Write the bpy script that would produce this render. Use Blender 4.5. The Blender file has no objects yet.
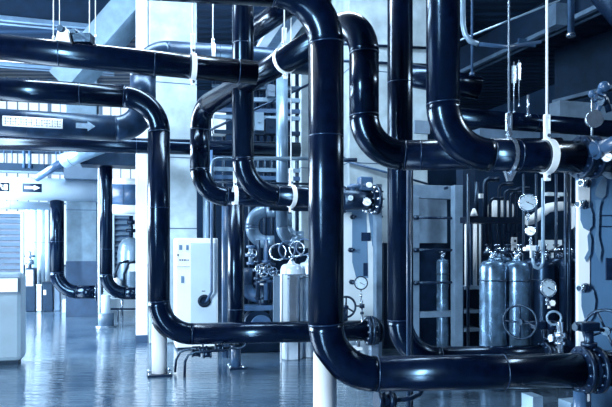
import bpy, bmesh, math, random
from mathutils import Vector, Matrix
random.seed(7)
C = bpy.context.scene.collection
sc = bpy.context.scene
F, H0, CX, EYE = 600.0, 250.0, 306.0, 1.5
TH = math.radians(16)
XR = Vector((math.cos(TH), math.sin(TH), 0)); YR = Vector((-math.sin(TH), math.cos(TH), 0)); UP = Vector((0, 0, 1))

def P(px, py, D): return Vector(((px - CX) / F * D, D, EYE - (py - H0) / F * D))

# ---------------- camera, world, lights, exposure
cam = bpy.data.cameras.new('camera'); camo = bpy.data.objects.new('camera', cam); C.objects.link(camo)
camo.location = (0, 0, EYE); camo.rotation_euler = (math.pi / 2, 0, 0)
cam.sensor_width = 36; cam.lens = 36 * F / 612; cam.shift_y = (H0 - 203.5) / 612
cam.clip_start = 0.1; cam.clip_end = 200
sc.camera = camo
w = bpy.data.worlds.new('sky'); sc.world = w; w.use_nodes = True
bg = w.node_tree.nodes['Background']; bg.inputs[0].default_value = (.76, .9, 1, 1); bg.inputs[1].default_value = 1.3
def area(name, loc, target, sx, sy, power, col=(.76, .89, 1)):
    l = bpy.data.lights.new(name, 'AREA'); l.shape = 'RECTANGLE'; l.size = sx; l.size_y = sy; l.energy = power; l.color = col
    o = bpy.data.objects.new(name, l); C.objects.link(o); o.location = loc
    o.rotation_euler = (Vector(target) - Vector(loc)).to_track_quat('-Z', 'Y').to_euler(); return o
area('assumed_left_light', (-9.6, 10.5, 3.4), (0, 10.3, 2.4), 7, 4.2, 2900)  # assumed source for the lit left faces; no window built here
area('assumed_rear_light', (4.4, -4.2, 3.2), (1.2, 6, 2.2), 1.3, 4.6, 2500)  # assumed source behind the camera for riser streaks; the wall has no opening
area('rear_left_fill_light', (-6.0, -3.6, 3.0), (-1, 7, 1.6), 1.0, 4.6, 1900)  # added fill behind the camera, no window there; brightens cabinet and column fronts
area('assumed_overhead_light', (-1.5, 7.5, 6.3), (-1.5, 7.5, 0), 6, .8, 500)  # assumed overhead source for bright pipe tops; the ceiling deck is closed
area('added_right_light', (6.8, 6.0, 5.6), (3.2, 6.6, 1.4), 2.4, .6, 160)  # added unseen lamp high at right; no opening in the ceiling there
sc.view_settings.view_transform = 'Standard'; sc.view_settings.look = 'None'
sc.view_settings.exposure = 0.3; sc.view_settings.gamma = 1.0; sc.view_settings.use_curve_mapping = False

# ---------------- materials
def mat(name, col, rough=.5, metal=0., var=.25, scale=6., bump=0., stretch=(1, 1, 1), spec=.5, coat=0., rvar=0.):
    m = bpy.data.materials.new(name); m.use_nodes = True; nt = m.node_tree; b = nt.nodes['Principled BSDF']
    tc = nt.nodes.new('ShaderNodeTexCoord'); mp = nt.nodes.new('ShaderNodeMapping'); mp.inputs['Scale'].default_value = stretch
    nz = nt.nodes.new('ShaderNodeTexNoise'); nz.inputs['Scale'].default_value = scale; nz.inputs['Detail'].default_value = 6
    nt.links.new(tc.outputs['Object'], mp.inputs[0]); nt.links.new(mp.outputs[0], nz.inputs['Vector'])
    r = nt.nodes.new('ShaderNodeValToRGB'); r.color_ramp.elements[0].position = .32; r.color_ramp.elements[1].position = .7
    r.color_ramp.elements[0].color = [c * (1 - var) for c in col] + [1]
    r.color_ramp.elements[1].color = [min(1, c * (1 + var)) for c in col] + [1]
    nt.links.new(nz.outputs['Fac'], r.inputs[0]); nt.links.new(r.outputs[0], b.inputs['Base Color'])
    b.inputs['Roughness'].default_value = rough; b.inputs['Metallic'].default_value = metal
    b.inputs['Specular IOR Level'].default_value = spec; b.inputs['Coat Weight'].default_value = coat
    if max(col) < .1: b.inputs['Specular Tint'].default_value = (.38, .68, 1, 1)
    if rvar:
        mr = nt.nodes.new('ShaderNodeMapRange'); mr.inputs[3].default_value = rough - rvar; mr.inputs[4].default_value = rough + rvar
        nt.links.new(nz.outputs['Fac'], mr.inputs[0]); nt.links.new(mr.outputs[0], b.inputs['Roughness'])
    if bump:
        bp = nt.nodes.new('ShaderNodeBump'); bp.inputs['Strength'].default_value = bump; bp.inputs['Distance'].default_value = .02
        nt.links.new(nz.outputs['Fac'], bp.inputs['Height']); nt.links.new(bp.outputs[0], b.inputs['Normal'])
    return m
M = {}
M['pipe'] = mat('black_insulation_jacket', (.0008, .003, .013), .2, var=.4, scale=14, bump=0, spec=.5, rvar=.015)
M['pipe_dusty'] = mat('dusty_dark_jacket', (.008, .022, .055), .34, var=.5, scale=9, bump=.2, spec=.6)
M['band'] = mat('dark_joint_band', (.005, .015, .045), .3, var=.4, scale=30, spec=.8)
M['cast'] = mat('dark_cast_iron', (.002, .007, .025), .38, var=.5, scale=20, bump=.3, spec=.8)
M['pale_pipe'] = mat('pale_pipe_cladding', (.2, .33, .47), .3, metal=.3, var=.15, scale=5)
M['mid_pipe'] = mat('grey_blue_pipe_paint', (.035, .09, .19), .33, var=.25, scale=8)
M['bend'] = mat('grey_bend_cladding', (.13, .23, .35), .3, metal=.3, var=.2, scale=5)
M['white'] = mat('white_paint', (.78, .88, .96), .35, var=.04, scale=3)
M['white_duct'] = mat('white_duct_jacket', (.46, .62, .76), .45, var=.06, scale=3)
M['strap'] = mat('bright_steel_strap', (.8, .9, .98), .35, var=.05, scale=20)
M['steel'] = mat('zinc_steel', (.45, .58, .72), .25, metal=.85, var=.2, scale=18)
M['chrome'] = mat('polished_steel', (.6, .75, .9), .12, metal=1, var=.1, scale=10)
M['concrete'] = mat('cast_concrete', (.30, .41, .49), .8, var=.22, scale=4, bump=.25)
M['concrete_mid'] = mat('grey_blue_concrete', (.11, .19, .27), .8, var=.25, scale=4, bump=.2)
M['concrete_dark'] = mat('dark_painted_concrete', (.02, .06, .13), .7, var=.2, scale=5, bump=.2)
M['beam'] = mat('pale_beam_paint', (.08, .16, .27), .6, var=.25, scale=5)
M['beam_dark'] = mat('dark_beam_paint', (.004, .014, .04), .6, var=.3, scale=4)
M['plinth'] = mat('pale_grey_plinth_paint', (.2, .31, .41), .5, var=.15, scale=2)
M['plate'] = mat('pale_blue_machine_paint', (.58, .72, .82), .4, var=.08, scale=3)
M['plate_blue'] = mat('mid_blue_machine_paint', (.07, .17, .32), .4, var=.1, scale=3)
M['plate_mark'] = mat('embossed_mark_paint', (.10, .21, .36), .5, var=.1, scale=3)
M['frame'] = mat('machine_frame_paint', (.11, .19, .29), .45, var=.2, scale=6)
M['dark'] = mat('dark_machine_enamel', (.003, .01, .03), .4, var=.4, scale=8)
M['rubber'] = mat('black_rubber', (.003, .007, .02), .6, var=.3, scale=15)
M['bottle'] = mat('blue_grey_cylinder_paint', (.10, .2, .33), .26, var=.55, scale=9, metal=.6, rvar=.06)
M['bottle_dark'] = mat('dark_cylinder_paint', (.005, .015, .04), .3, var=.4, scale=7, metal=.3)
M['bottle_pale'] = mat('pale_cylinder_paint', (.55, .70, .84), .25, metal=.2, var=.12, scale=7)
M['ink'] = mat('black_ink', (.004, .012, .035), .6, var=.1)
M['dial'] = mat('pale_gauge_dial', (.42, .58, .72), .4, var=.12, scale=20)
M['dial_white'] = mat('white_gauge_dial', (.8, .9, 1), .4, var=.03, scale=20)
M['arrow'] = mat('faded_arrow_paint', (.16, .28, .42), .5, var=.2, scale=30)
M['label'] = mat('white_label_film', (.8, .9, .98), .5, var=.04, scale=5)
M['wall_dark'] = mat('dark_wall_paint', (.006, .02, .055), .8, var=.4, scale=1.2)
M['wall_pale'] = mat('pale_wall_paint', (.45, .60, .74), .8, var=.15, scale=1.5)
M['louvre'] = mat('grey_louvre_paint', (.09, .16, .25), .5, var=.1, scale=4)
g = bpy.data.materials.new('window_glass'); g.use_nodes = True
gb = g.node_tree.nodes['Principled BSDF']; gb.inputs['Base Color'].default_value = (.8, .9, 1, 1); gb.inputs['Transmission Weight'].default_value = 1
gb.inputs['Roughness'].default_value = .0; gb.inputs['IOR'].default_value = 1.02; M['glass'] = g

def floor_mat():
    m = bpy.data.materials.new('wet_epoxy_floor'); m.use_nodes = True; nt = m.node_tree; b = nt.nodes['Principled BSDF']
    tc = nt.nodes.new('ShaderNodeTexCoord'); nz = nt.nodes.new('ShaderNodeTexNoise'); nz.inputs['Scale'].default_value = .7; nz.inputs['Detail'].default_value = 8
    nt.links.new(tc.outputs['Object'], nz.inputs['Vector'])
    r = nt.nodes.new('ShaderNodeValToRGB'); r.color_ramp.elements[0].color = (.02, .05, .10, 1); r.color_ramp.elements[1].color = (.09, .15, .22, 1)
    r.color_ramp.elements[0].position = .35; r.color_ramp.elements[1].position = .65
    nt.links.new(nz.outputs['Fac'], r.inputs[0]); nt.links.new(r.outputs[0], b.inputs['Base Color'])
    mp = nt.nodes.new('ShaderNodeMapping'); mp.inputs['Scale'].default_value = (1.3, 9, 1)
    n2 = nt.nodes.new('ShaderNodeTexNoise'); n2.inputs['Scale'].default_value = 1.6; n2.inputs['Detail'].default_value = 4
    nt.links.new(tc.outputs['Object'], mp.inputs[0]); nt.links.new(mp.outputs[0], n2.inputs['Vector'])
    bp = nt.nodes.new('ShaderNodeBump'); bp.inputs['Strength'].default_value = .5; bp.inputs['Distance'].default_value = .02
    nt.links.new(n2.outputs['Fac'], bp.inputs['Height']); nt.links.new(bp.outputs[0], b.inputs['Normal'])
    b.inputs['Roughness'].default_value = .07; b.inputs['Specular IOR Level'].default_value = 1.0; b.inputs['IOR'].default_value = 1.7
    return m
M['floor'] = floor_mat()
def deck_mat():
    m = mat('ribbed_ceiling_deck', (.005, .016, .042), .6, var=.5, scale=1.0, stretch=(.25, 2, 1), bump=.3)
    nt = m.node_tree; b = nt.nodes['Principled BSDF']
    wv = nt.nodes.new('ShaderNodeTexWave'); wv.bands_direction = 'Y'; wv.inputs['Scale'].default_value = .9; wv.inputs['Distortion'].default_value = .4
    tc = nt.nodes.new('ShaderNodeTexCoord'); nt.links.new(tc.outputs['Object'], wv.inputs['Vector'])
    bp = nt.nodes.new('ShaderNodeBump'); bp.inputs['Strength'].default_value = .6; bp.inputs['Distance'].default_value = .08
    nt.links.new(wv.outputs['Fac'], bp.inputs['Height']); nt.links.new(bp.outputs[0], b.inputs['Normal'])
    return m
M['deck'] = deck_mat()

# ---------------- mesh helpers
def frame_of(d):
    d = Vector(d).normalized(); a = Vector((0, 0, 1)) if abs(d.z) < .9 else Vector((1, 0, 0))
    u = d.cross(a).normalized(); v = d.cross(u).normalized(); return d, u, v
class MB:
    def __init__(s): s.b = bmesh.new()
    def box(s, c, hx, hy, hz, ax=None, bev=0.):   # centre, half sizes along the axes ax
        ax = ax or (XR, YR, UP); b = s.b; vs = []
        tmp = bmesh.new() if bev else b
        for i in (-1, 1):
            for j in (-1, 1):
                for k in (-1, 1): vs.append(tmp.verts.new(Vector(c) + ax[0] * hx * i + ax[1] * hy * j + ax[2] * hz * k))
        for f in ((0, 1, 3, 2), (4, 6, 7, 5), (0, 4, 5, 1), (2, 3, 7, 6), (0, 2, 6, 4), (1, 5, 7, 3)): tmp.faces.new([vs[i] for i in f])
        if bev:
            bmesh.ops.recalc_face_normals(tmp, faces=tmp.faces)
            bmesh.ops.bevel(tmp, geom=list(tmp.edges), offset=bev, segments=2, affect='EDGES', profile=.5)
            me = bpy.data.meshes.new('tmp'); tmp.to_mesh(me); tmp.free(); b.from_mesh(me); bpy.data.meshes.remove(me)
        return s
    def span(s, a, bb, hw, hh=None, up=UP):      # bar of box section between two points
        a = Vector(a); bb = Vector(bb); d = (bb - a).normalized(); u = d.cross(up)
        if u.length < 1e-3: u = d.cross(XR)
        u.normalize(); v = u.cross(d); return s.box((a + bb) / 2, (bb - a).length / 2, hw, hh if hh is not None else hw, (d, u, v))
    def tube(s, pts, r, n=20, caps=True, rs=None, closed=False):
        pts = [Vector(p) for p in pts]; rings = []; N = len(pts)
        def tan(i):
            if closed: return (pts[(i + 1) % N] - pts[i - 1]).normalized()
            return (pts[min(i + 1, N - 1)] - pts[max(i - 1, 0)]).normalized()
        d, u, v = frame_of(tan(0))
        for i, p in enumerate(pts):
            d = tan(i); u = (u - d * u.dot(d)).normalized(); v = d.cross(u); rr = rs[i] if rs else r
            rings.append([s.b.verts.new(p + (u * math.cos(2 * math.pi * k / n) + v * math.sin(2 * math.pi * k / n)) * rr) for k in range(n)])
        for i in range(N if closed else N - 1):
            A, B = rings[i], rings[(i + 1) % N]
            for k in range(n):
                f = s.b.faces.new((A[k], A[(k + 1) % n], B[(k + 1) % n], B[k])); f.smooth = True
        if caps and not closed: s.b.faces.new(rings[0][::-1]); s.b.faces.new(rings[-1])
        return s
    def cyl(s, a, b, r, n=20): return s.tube([a, b], r, n)
    def disc(s, c, axis, r, th, n=28):
        axis = Vector(axis).normalized(); return s.tube([Vector(c) - axis * th / 2, Vector(c) + axis * th / 2], r, n)
    def ring(s, c, axis, R, r, n=32, m=8):
        d, u, v = frame_of(axis)
        return s.tube([Vector(c) + (u * math.cos(2 * math.pi * k / n) + v * math.sin(2 * math.pi * k / n)) * R for k in range(n)], r, m, closed=True)
    def lathe(s, base, prof, n=28, axis=UP):     # prof: (radius, height) pairs
        axis = Vector(axis); pts = [Vector(base) + axis * h for _, h in prof]
        d, u, v = frame_of(axis); rings = []
        for (r, h), p in zip(prof, pts): rings.append([s.b.verts.new(p + (u * math.cos(2 * math.pi * k / n) + v * math.sin(2 * math.pi * k / n)) * max(r, .0005)) for k in range(n)])
        for A, B in zip(rings, rings[1:]):
            for k in range(n): f = s.b.faces.new((A[k], A[(k + 1) % n], B[(k + 1) % n], B[k])); f.smooth = True
        s.b.faces.new(rings[0][::-1]); s.b.faces.new(rings[-1]); return s
    def poly(s, pts, thick, nrm):                # extruded outline
        nrm = Vector(nrm).normalized(); A = [s.b.verts.new(Vector(p)) for p in pts]; B = [s.b.verts.new(Vector(p) + nrm * thick) for p in pts]
        s.b.faces.new(A[::-1]); s.b.faces.new(B); n = len(A)
        for i in range(n): s.b.faces.new((A[i], A[(i + 1) % n], B[(i + 1) % n], B[i]))
        return s
    def sphere(s, c, r, n=16):
        prof = [(r * math.sin(math.pi * i / n), r - r * math.cos(math.pi * i / n)) for i in range(n + 1)]
        return s.lathe(Vector(c) - UP * r, prof, 20)
    def obj(s, name, m, parent=None, **props):
        bmesh.ops.recalc_face_normals(s.b, faces=s.b.faces)
        root = parent
        off = Vector((0, 0, 0))
        while root is not None: off += root.location; root = root.parent
        me = bpy.data.meshes.new(name)
        if parent is None:
            lo = Vector((min(v.co.x for v in s.b.verts) + max(v.co.x for v in s.b.verts), min(v.co.y for v in s.b.verts) + max(v.co.y for v in s.b.verts), 0)) / 2
            lo.z = min(v.co.z for v in s.b.verts); off = lo
        bmesh.ops.translate(s.b, verts=s.b.verts, vec=-off)
        s.b.to_mesh(me); s.b.free(); me.materials.append(M[m] if isinstance(m, str) else m)
        o = bpy.data.objects.new(name, me); C.objects.link(o)
        if parent is None: o.location = off
        else: o.parent = parent
        for k, vv in props.items(): o[k] = vv
        return o
def thing(name, label, cat, loc, group=None):
    o = bpy.data.objects.new(name, None); C.objects.link(o); o.location = loc; o['label'] = label; o['category'] = cat
    o.empty_display_size = .1
    if group: o['group'] = group
    return o
def tag(o, label, cat, group=None):
    o['label'] = label; o['category'] = cat
    if group: o['group'] = group
    return o
def struct(o): o['kind'] = 'structure'; return o
def dup(root, loc, label):
    r = root.copy(); C.objects.link(r); r.location = loc; r['label'] = label
    for ch in list(root.children):
        c = ch.copy(); C.objects.link(c); c.parent = r
        for g_ in ch.children:
            d = g_.copy(); C.objects.link(d); d.parent = c
    return r
def boxpx(pL, pR, yT, yB, D, depth, bev=0., ax=None):
    """upright box whose front face spans these pixel columns; returns MB and (centre, halfsizes)"""
    ax = ax or (XR, YR, UP); k = (pR - CX) / F; a = P(pL, yT, D); b = P(pL, yB, D)
    wd = (k * D - a.x) / (ax[0].x - k * ax[0].y); c = (a + b) / 2 + ax[0] * wd / 2 + ax[1] * depth / 2
    m = MB(); m.box(c, wd / 2, depth / 2, abs(a.z - b.z) / 2, ax, bev); return m, c, (wd / 2, depth / 2, abs(a.z - b.z) / 2)
def level(pa, xb, yb):                            # far end of a level run starting at (px,py,D)
    px, py, D = pa; return (xb, yb, D * (py - H0) / (yb - H0))
def fillet(pts, R):
    out = []; cur = pts[0]; n = len(pts)
    for i in range(1, n - 1):
        a, b, c = pts[i - 1], pts[i], pts[i + 1]; d1 = (b - a).normalized(); d2 = (c - b).normalized(); ang = d1.angle(d2)
        R_ = R[i - 1] if isinstance(R, (list, tuple)) else R
        t = R_ * math.tan(ang / 2); p1 = b - d1 * t; p2 = b + d2 * t
        nrm = (d2 - d1 * d2.dot(d1)).normalized(); cen = p1 + nrm * R_
        k = max(6, int(ang / math.radians(7))); arc = [cen - nrm * R_ * math.cos(ang * j / k) + d1 * R_ * math.sin(ang * j / k) for j in range(k + 1)]
        out.append(('s', [cur, p1])); out.append(('e', arc)); cur = p2
    out.append(('s', [cur, pts[-1]])); return out
def pipe(name, label, pts, r, m='pipe', R=None, bands=True, cat='pipe', seams=(), flange_end=None, band_m='band', n=36, group=None):
    """pts are points of the centre line; straight sections, elbows and joint bands become parts"""
    pts = [Vector(p) for p in pts]; R = R or 2.9 * r; segs = fillet(pts, R)
    lo = min(pts, key=lambda p: p.z); t = thing(name, label, cat, lo, group)
    for k, q in segs:
        if k == 's':
            if (q[1] - q[0]).length > .02: MB().tube(q, r, n).obj('straight_section', m, t)
        else:
            MB().tube(q, r, n).obj('elbow', m, t)
            if bands:
                for p, d in ((q[0], q[1] - q[0]), (q[-1], q[-1] - q[-2])):
                    MB().disc(p, d, r * 1.012, .010, n).obj('joint_band', band_m, t)
    for i, f in seams:
        q = segs[i][1]; p = q[0].lerp(q[1], f); MB().disc(p, q[1] - q[0], r * 1.01, .009, n).obj('joint_band', band_m, t)
    if flange_end:
        for e in flange_end:
            p = pts[e]; d = (pts[1] - pts[0] if e == 0 else pts[-1] - pts[-2]).normalized(); s_ = -1 if e == 0 else 1
            fl = MB().disc(p + d * s_ * .02, d, r * 1.42, .04, n).disc(p + d * s_ * .07, d, r * 1.42, .035, n).obj('flange', 'cast', t)
            bo = MB(); _, u, v = frame_of(d)
            for k in range(12):
                a = 2 * math.pi * k / 12; c = p + d * s_ * .045 + (u * math.cos(a) + v * math.sin(a)) * r * 1.24; bo.cyl(c - d * .06, c + d * .06, .012, 8)
            bo.obj('bolt_circle', 'steel', fl)
    return t
def hanger(label, c, axis, r, wdt=.05, top=6.58, turn=None, side=0., m='strap', rod_r=.008, group='pipe hangers'):
    """steel ring strap round a pipe with ears, bolt and a rod to the ceiling"""
    c = Vector(c); d = Vector(axis).normalized(); u = d.cross(UP).normalized(); v = u.cross(d).normalized()
    if v.z < 0: v = -v
    t = thing('pipe_hanger', label, 'pipe hanger', c - v * (r + .05), group)
    mb = MB(); n = 40; ri, ro = r + .002, r + .012; rg = []
    for k in range(n):
        a = 2 * math.pi * k / n; e = u * math.cos(a) + v * math.sin(a)
        rg.append([mb.b.verts.new(c + e * q + d * h) for q, h in ((ri, -wdt / 2), (ro, -wdt / 2), (ro, wdt / 2), (ri, wdt / 2))])
    for k in range(n):
        A, B = rg[k], rg[(k + 1) % n]
        for j in range(4): mb.b.faces.new((A[j], A[(j + 1) % 4], B[(j + 1) % 4], B[j]))
    mb.obj('strap', m, t)
    for sg in (1, -1):
        e = c + v * sg * (r + .035)
        MB().box(e + u * .012, .005, wdt / 2 * .8, .035, (u, d, v), .002).box(e - u * .012, .005, wdt / 2 * .8, .035, (u, d, v), .002).obj('clamp_ear', m, t)
        MB().cyl(e - u * .035, e + u * .035, .009, 8).disc(e - u * .03, u, .016, .01, 6).disc(e + u * .03, u, .016, .01, 6).obj('clamp_bolt', 'steel', t)
    a = c + v * (r + .05); b = Vector((a.x, a.y, top))
    MB().cyl(a, b, rod_r, 10).obj('hanger_rod', m, t)
    zz = turn or a.z + .09
    MB().box(Vector((a.x - .018, a.y, zz)), .005, .012, .06).box(Vector((a.x + .018, a.y, zz)), .005, .012, .06).box(Vector((a.x, a.y, zz + .06)), .024, .014, .012).box(Vector((a.x, a.y, zz - .06)), .024, .014, .012).obj('turnbuckle', m, t)
    return t
def gauge(label, c, R, face=None, dial='dial', rim='chrome', stem=.12, down=True):
    c = Vector(c); f = Vector(face or (-c.x, -c.y, 0)).normalized(); t = thing('pressure_gauge', label, 'gauge', c - UP * (R + stem) if down else c)
    MB().tube([c - f * .035, c - f * .005], R, 32).obj('gauge_case', 'cast', t)
    MB().ring(c, f, R * .96, R * .11, 36, 8).obj('gauge_rim', rim, t)
    dl = MB().disc(c + f * .001, f, R * .9, .006, 32).obj('gauge_dial', dial, t)
    sd = UP.cross(f).normalized(); mb = MB()
    for k in range(9):
        a = math.radians(-40 + k * 32.5); e = sd * math.cos(a) + UP * math.sin(a); mb.span(c + f * .0055 + e * R * .66, c + f * .0055 + e * R * .82, R * .02, .001, f)
    mb.obj('scale_marks', 'ink', dl)
    MB().span(c + f * .008 - (sd * .5 - UP * .25) * R * .4, c + f * .008 + (sd * .8 - UP * .4) * R * .8, R * .035, .0015, f).disc(c + f * .008, f, R * .09, .005, 12).obj('gauge_needle', 'ink', t)
    if stem: MB().cyl(c - UP * R - f * .02, c - UP * (R + stem) - f * .02, .009, 10).disc(c - UP * (R + stem * .4) - f * .02, UP, .017, .03, 6).disc(c - UP * (R + stem * .85) - f * .02, UP, .015, .02, 6).obj('gauge_stem', 'steel', t)
    return t
def wheel(parent, c, axis, R, r=.013, m='cast', spokes=4, ph=.4):
    c = Vector(c); d, u, v = frame_of(axis); h = MB().ring(c, d, R, r, 40, 10).obj('handwheel', m, parent); mb = MB()
    for k in range(spokes):
        a = ph + 2 * math.pi * k / spokes; mb.tube([c, c + (u * math.cos(a) + v * math.sin(a)) * R], r * .8, 8)
    mb.obj('wheel_spokes', m, h); MB().disc(c, d, R * .2, .05, 16).obj('wheel_hub', m, h); return h

# ================= THE SETTING
def wallseg(name, a, b, z0, z1, th, m):
    mb = MB(); mb.span(Vector((a.x, a.y, (z0 + z1) / 2)), Vector((b.x, b.y, (z0 + z1) / 2)), th / 2, (z1 - z0) / 2); return struct(mb.obj(name, m))
CEIL = 6.6
W0 = P(50, 0, 18.0); W0.z = 0
def RW(u, v=0, z=0): return W0 + XR * u + YR * v + UP * z       # point relative to the back wall
struct(MB().box(RW(3, -12, -.1), 16, 12.4, .1).obj('floor', 'floor'))
struct(MB().box(RW(3, -12, CEIL + .1), 16, 12.4, .1).obj('ceiling', 'deck'))
def back(px): # distance along the wall seen at this column
    k = (px - CX) / F; return (k * W0.y - W0.x) / (XR.x - k * XR.y)
uL, uA, uB = -13, back(-60), back(150)
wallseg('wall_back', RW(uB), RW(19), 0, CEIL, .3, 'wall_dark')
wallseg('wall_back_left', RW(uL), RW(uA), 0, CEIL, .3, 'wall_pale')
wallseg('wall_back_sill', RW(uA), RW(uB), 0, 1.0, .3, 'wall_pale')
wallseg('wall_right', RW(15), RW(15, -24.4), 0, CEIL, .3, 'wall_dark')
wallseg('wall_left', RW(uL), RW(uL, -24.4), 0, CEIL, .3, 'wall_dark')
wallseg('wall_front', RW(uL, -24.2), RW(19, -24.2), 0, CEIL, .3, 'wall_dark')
# back windows with glazing bars
nwin = 4; step = (uB - uA) / nwin
for i in range(nwin):
    a = uA + i * step; w_ = struct(MB().box(RW(a + step / 2, 0, (1.0 + CEIL) / 2), step / 2, .006, (CEIL - 1.0) / 2).obj('window_%d' % (i + 1), 'glass'))
    fr = MB()
    fr.box(RW(a, -.03, 3.8), .05, .05, 2.8)
    for z in (1.03, 2.9, 3.45, 4.6, 5.6): fr.box(RW(a + step / 2, -.03, z), step / 2, .03, .03)
    for k in range(1, 5): fr.box(RW(a + step * k / 5, -.03, 3.8), .015, .025, 2.8)
    o = fr.obj('window_frame', 'louvre', w_)

# ================= CEILING BEAMS AND COLUMNS
def beam(label, a, b, m='beam_dark', mf='beam', zt=CEIL - .02, zb=5.9, wd=.15, flange=True):
    t = thing('ceiling_beam', label, 'beam', Vector((a.x, a.y, zb)), 'ceiling beams')
    a = Vector((a.x, a.y, 0)); b = Vector((b.x, b.y, 0))
    MB().span(a + UP * (zt + zb) / 2, b + UP * (zt + zb) / 2, wd * .35, (zt - zb) / 2).obj('beam_web', m, t)
    MB().span(a + UP * (zb + .04), b + UP * (zb + .04), wd, .04).obj('beam_flange', mf, t); return t
def zb_at(px, py, z=5.9): return P(px, py, (z - EYE) * F / (H0 - py))
b0 = zb_at(0, 22)
beam('dark ceiling beam with pale lower edge at the top left corner', b0 - XR * 3, b0 + XR * 2.55)
b0 = zb_at(0, 66)
beam('farther ceiling beam seen between the two long pipes at upper left', b0 - XR * 3, b0 + XR * 2.6)
beam('long ceiling beam running towards the viewer at upper right', zb_at(456, 78), zb_at(640, -8))
beam('pale ceiling beam above the junction of the slanting pipe', zb_at(262, 62), zb_at(318, -20), 'beam', 'wall_pale', wd=.3)
beam('short ceiling beam behind the valve at far upper right', zb_at(556, 104, 5.2), zb_at(660, 78, 5.2), 'beam_dark', 'beam', zb=5.2)

def column(label, pL, pR, D, depth, lower=None, m='concrete', seams=(2.0, 3.9), top=CEIL):
    base_y = H0 + EYE / D * F; mb, c, h = boxpx(pL, pR, H0 - (top - EYE) / D * F, base_y, D, depth, .015)
    t = thing('concrete_column', label, 'column', Vector((c.x, c.y, 0)), 'concrete columns'); mb.obj('column_shaft', m, t)
    s_ = MB()
    for z in seams: s_.box(Vector((c.x, c.y, z)), h[0] + .002, h[1] + .002, .008)
    s_.obj('formwork_seams', 'concrete_dark', t)
    if lower: MB().box(Vector((c.x, c.y, lower / 2)), h[0] + .006, h[1] + .006, lower / 2).obj('painted_base', 'concrete_dark', t)
    return t
column('concrete column behind the white control cabinet', 149, 197, 9.6, .8, seams=(1.85, 3.0, 4.2))
pm, c, h = boxpx(136, 147.5, H0 - (CEIL - EYE) / 9.7 * F, H0 + EYE / 9.7 * F, 9.7, .5, .01)
t = thing('white_pilaster', 'bright white upright pilaster on the left side of the concrete column', 'pilaster', Vector((c.x, c.y, 0))); pm.obj('pilaster_shaft', 'white', t)
MB().box(Vector((c.x, c.y, .06)), h[0] + .004, h[1] + .004, .06).obj('base_strip', 'concrete_dark', t)
column('wide concrete column behind the two middle risers', 349, 428, 9.6, .9, seams=(2.9, 4.4))
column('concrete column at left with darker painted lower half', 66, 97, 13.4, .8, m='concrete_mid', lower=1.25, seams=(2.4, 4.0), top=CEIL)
column('bright narrow concrete column just left of the tall front riser', 301, 345, 12.4, .8, seams=(3.2,))
# slanting brace and capital at top of column 1
br = MB(); br.span(P(150, -12, 10.4), P(66, 84, 10.6), .28, .22)
tag(br.obj('diagonal_brace', 'concrete_mid'), 'pale slanting concrete brace at top left beside the column', 'brace')

# ================= LARGE BLACK PIPES
# front riser: comes from the upper left, turns down, then right along the floor
A4 = 4.5
end = level((326, 375, A4), 578, 370)
pipe('insulated_pipe', 'thick black riser nearest the viewer, curving over at top and right along the bottom', [P(120, -22, 4.15), P(326, -9, A4), P(326, 375, A4), P(*end)], .133, R=.385, seams=((2, .33), (4, .62)))
# big riser right
e2 = level((443, 153, 4.8), 577, 157)
rR = .133
pipe('insulated_pipe', 'thick black riser right of centre, turning right below the ceiling into a long horizontal run', [P(443, -190, 4.8), P(443, 154, 4.8), P(*e2)], rR, R=.40, seams=((2, .3),))
# middle riser
pipe('insulated_pipe', 'black riser in front of the wide column, turning right behind the bottom pipe', [P(400, -110, 6.2), P(400, 360, 6.2), P(*level((400, 360, 6.2), 566, 357))], .13, R=.42, seams=((0, .45),))
# slanting pipe + arch + lower run
dgA = P(345, 24, 4.85); dgA.z = 3.33
pts = [P(400, 150, 5.5)]
x_run = P(364, 156, 5.35)
zt = 3.33
archtop = Vector((x_run.x, x_run.y, 3.49))
z_l = 3.3
def onz(px, py, z): D = (z - EYE) * F / (H0 - py); return P(px, py, D)
J = onz(200, 109, 3.38)
K = Vector((J.x, J.y, 0))
low = P(197, 196, J.y)
pipe('insulated_pipe', 'black slanting pipe crossing under the ceiling, then arching down and right behind the middle risers',
     [P(*level((364, 156, 5.35), 560, 153)), Vector((x_run.x, x_run.y, x_run.z)), Vector((x_run.x, x_run.y, onz(364, 12, 3.6).z)), Vector((J.x, J.y, onz(200, 109, 3.38).z)), Vector((J.x, J.y, low.z)), P(350, 199, 8.6)],
     .132, R=[.36, .33, .30, .36], seams=((0, .9),))
# long upper-left pipe, ends against the slanting pipe
p1b = onz(256, 73, 3.33); p1a = onz(-40, 44, 3.33)
pipe('insulated_pipe', 'long black horizontal pipe across the top left, ending at the slanting pipe', [p1a, p1b], .12, seams=((0, .62), (0, .3), (0, .93)))
# vertical then right (x 243)
pipe('insulated_pipe', 'black vertical pipe left of centre, turning right to the upper flange', [P(243, -95, 7.1), P(243, 194, 7.1), P(*level((243, 194, 7.1), 367, 199.3))], .128, R=.42, seams=((0, .55),), flange_end=(-1,))
# lower vertical below it
pipe('insulated_pipe', 'lower black vertical pipe on a foot right of the white cabinet', [P(236, 205, 7.6), P(236, 344, 7.6)], .105, seams=((0, .75),))
# left loop pipe
pipe('insulated_pipe', 'black pipe entering at left, dropping beside the cabinet, then running right to a flange', [P(*level((159, 98.5, 7.2), -40, 87)), P(159, 98.5, 7.2), P(159, 334.5, 7.2), P(*level((159, 334.5, 7.2), 366, 330.5))], .13, R=.40, seams=((0, .72), (2, .45)), flange_end=(-1,))
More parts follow.
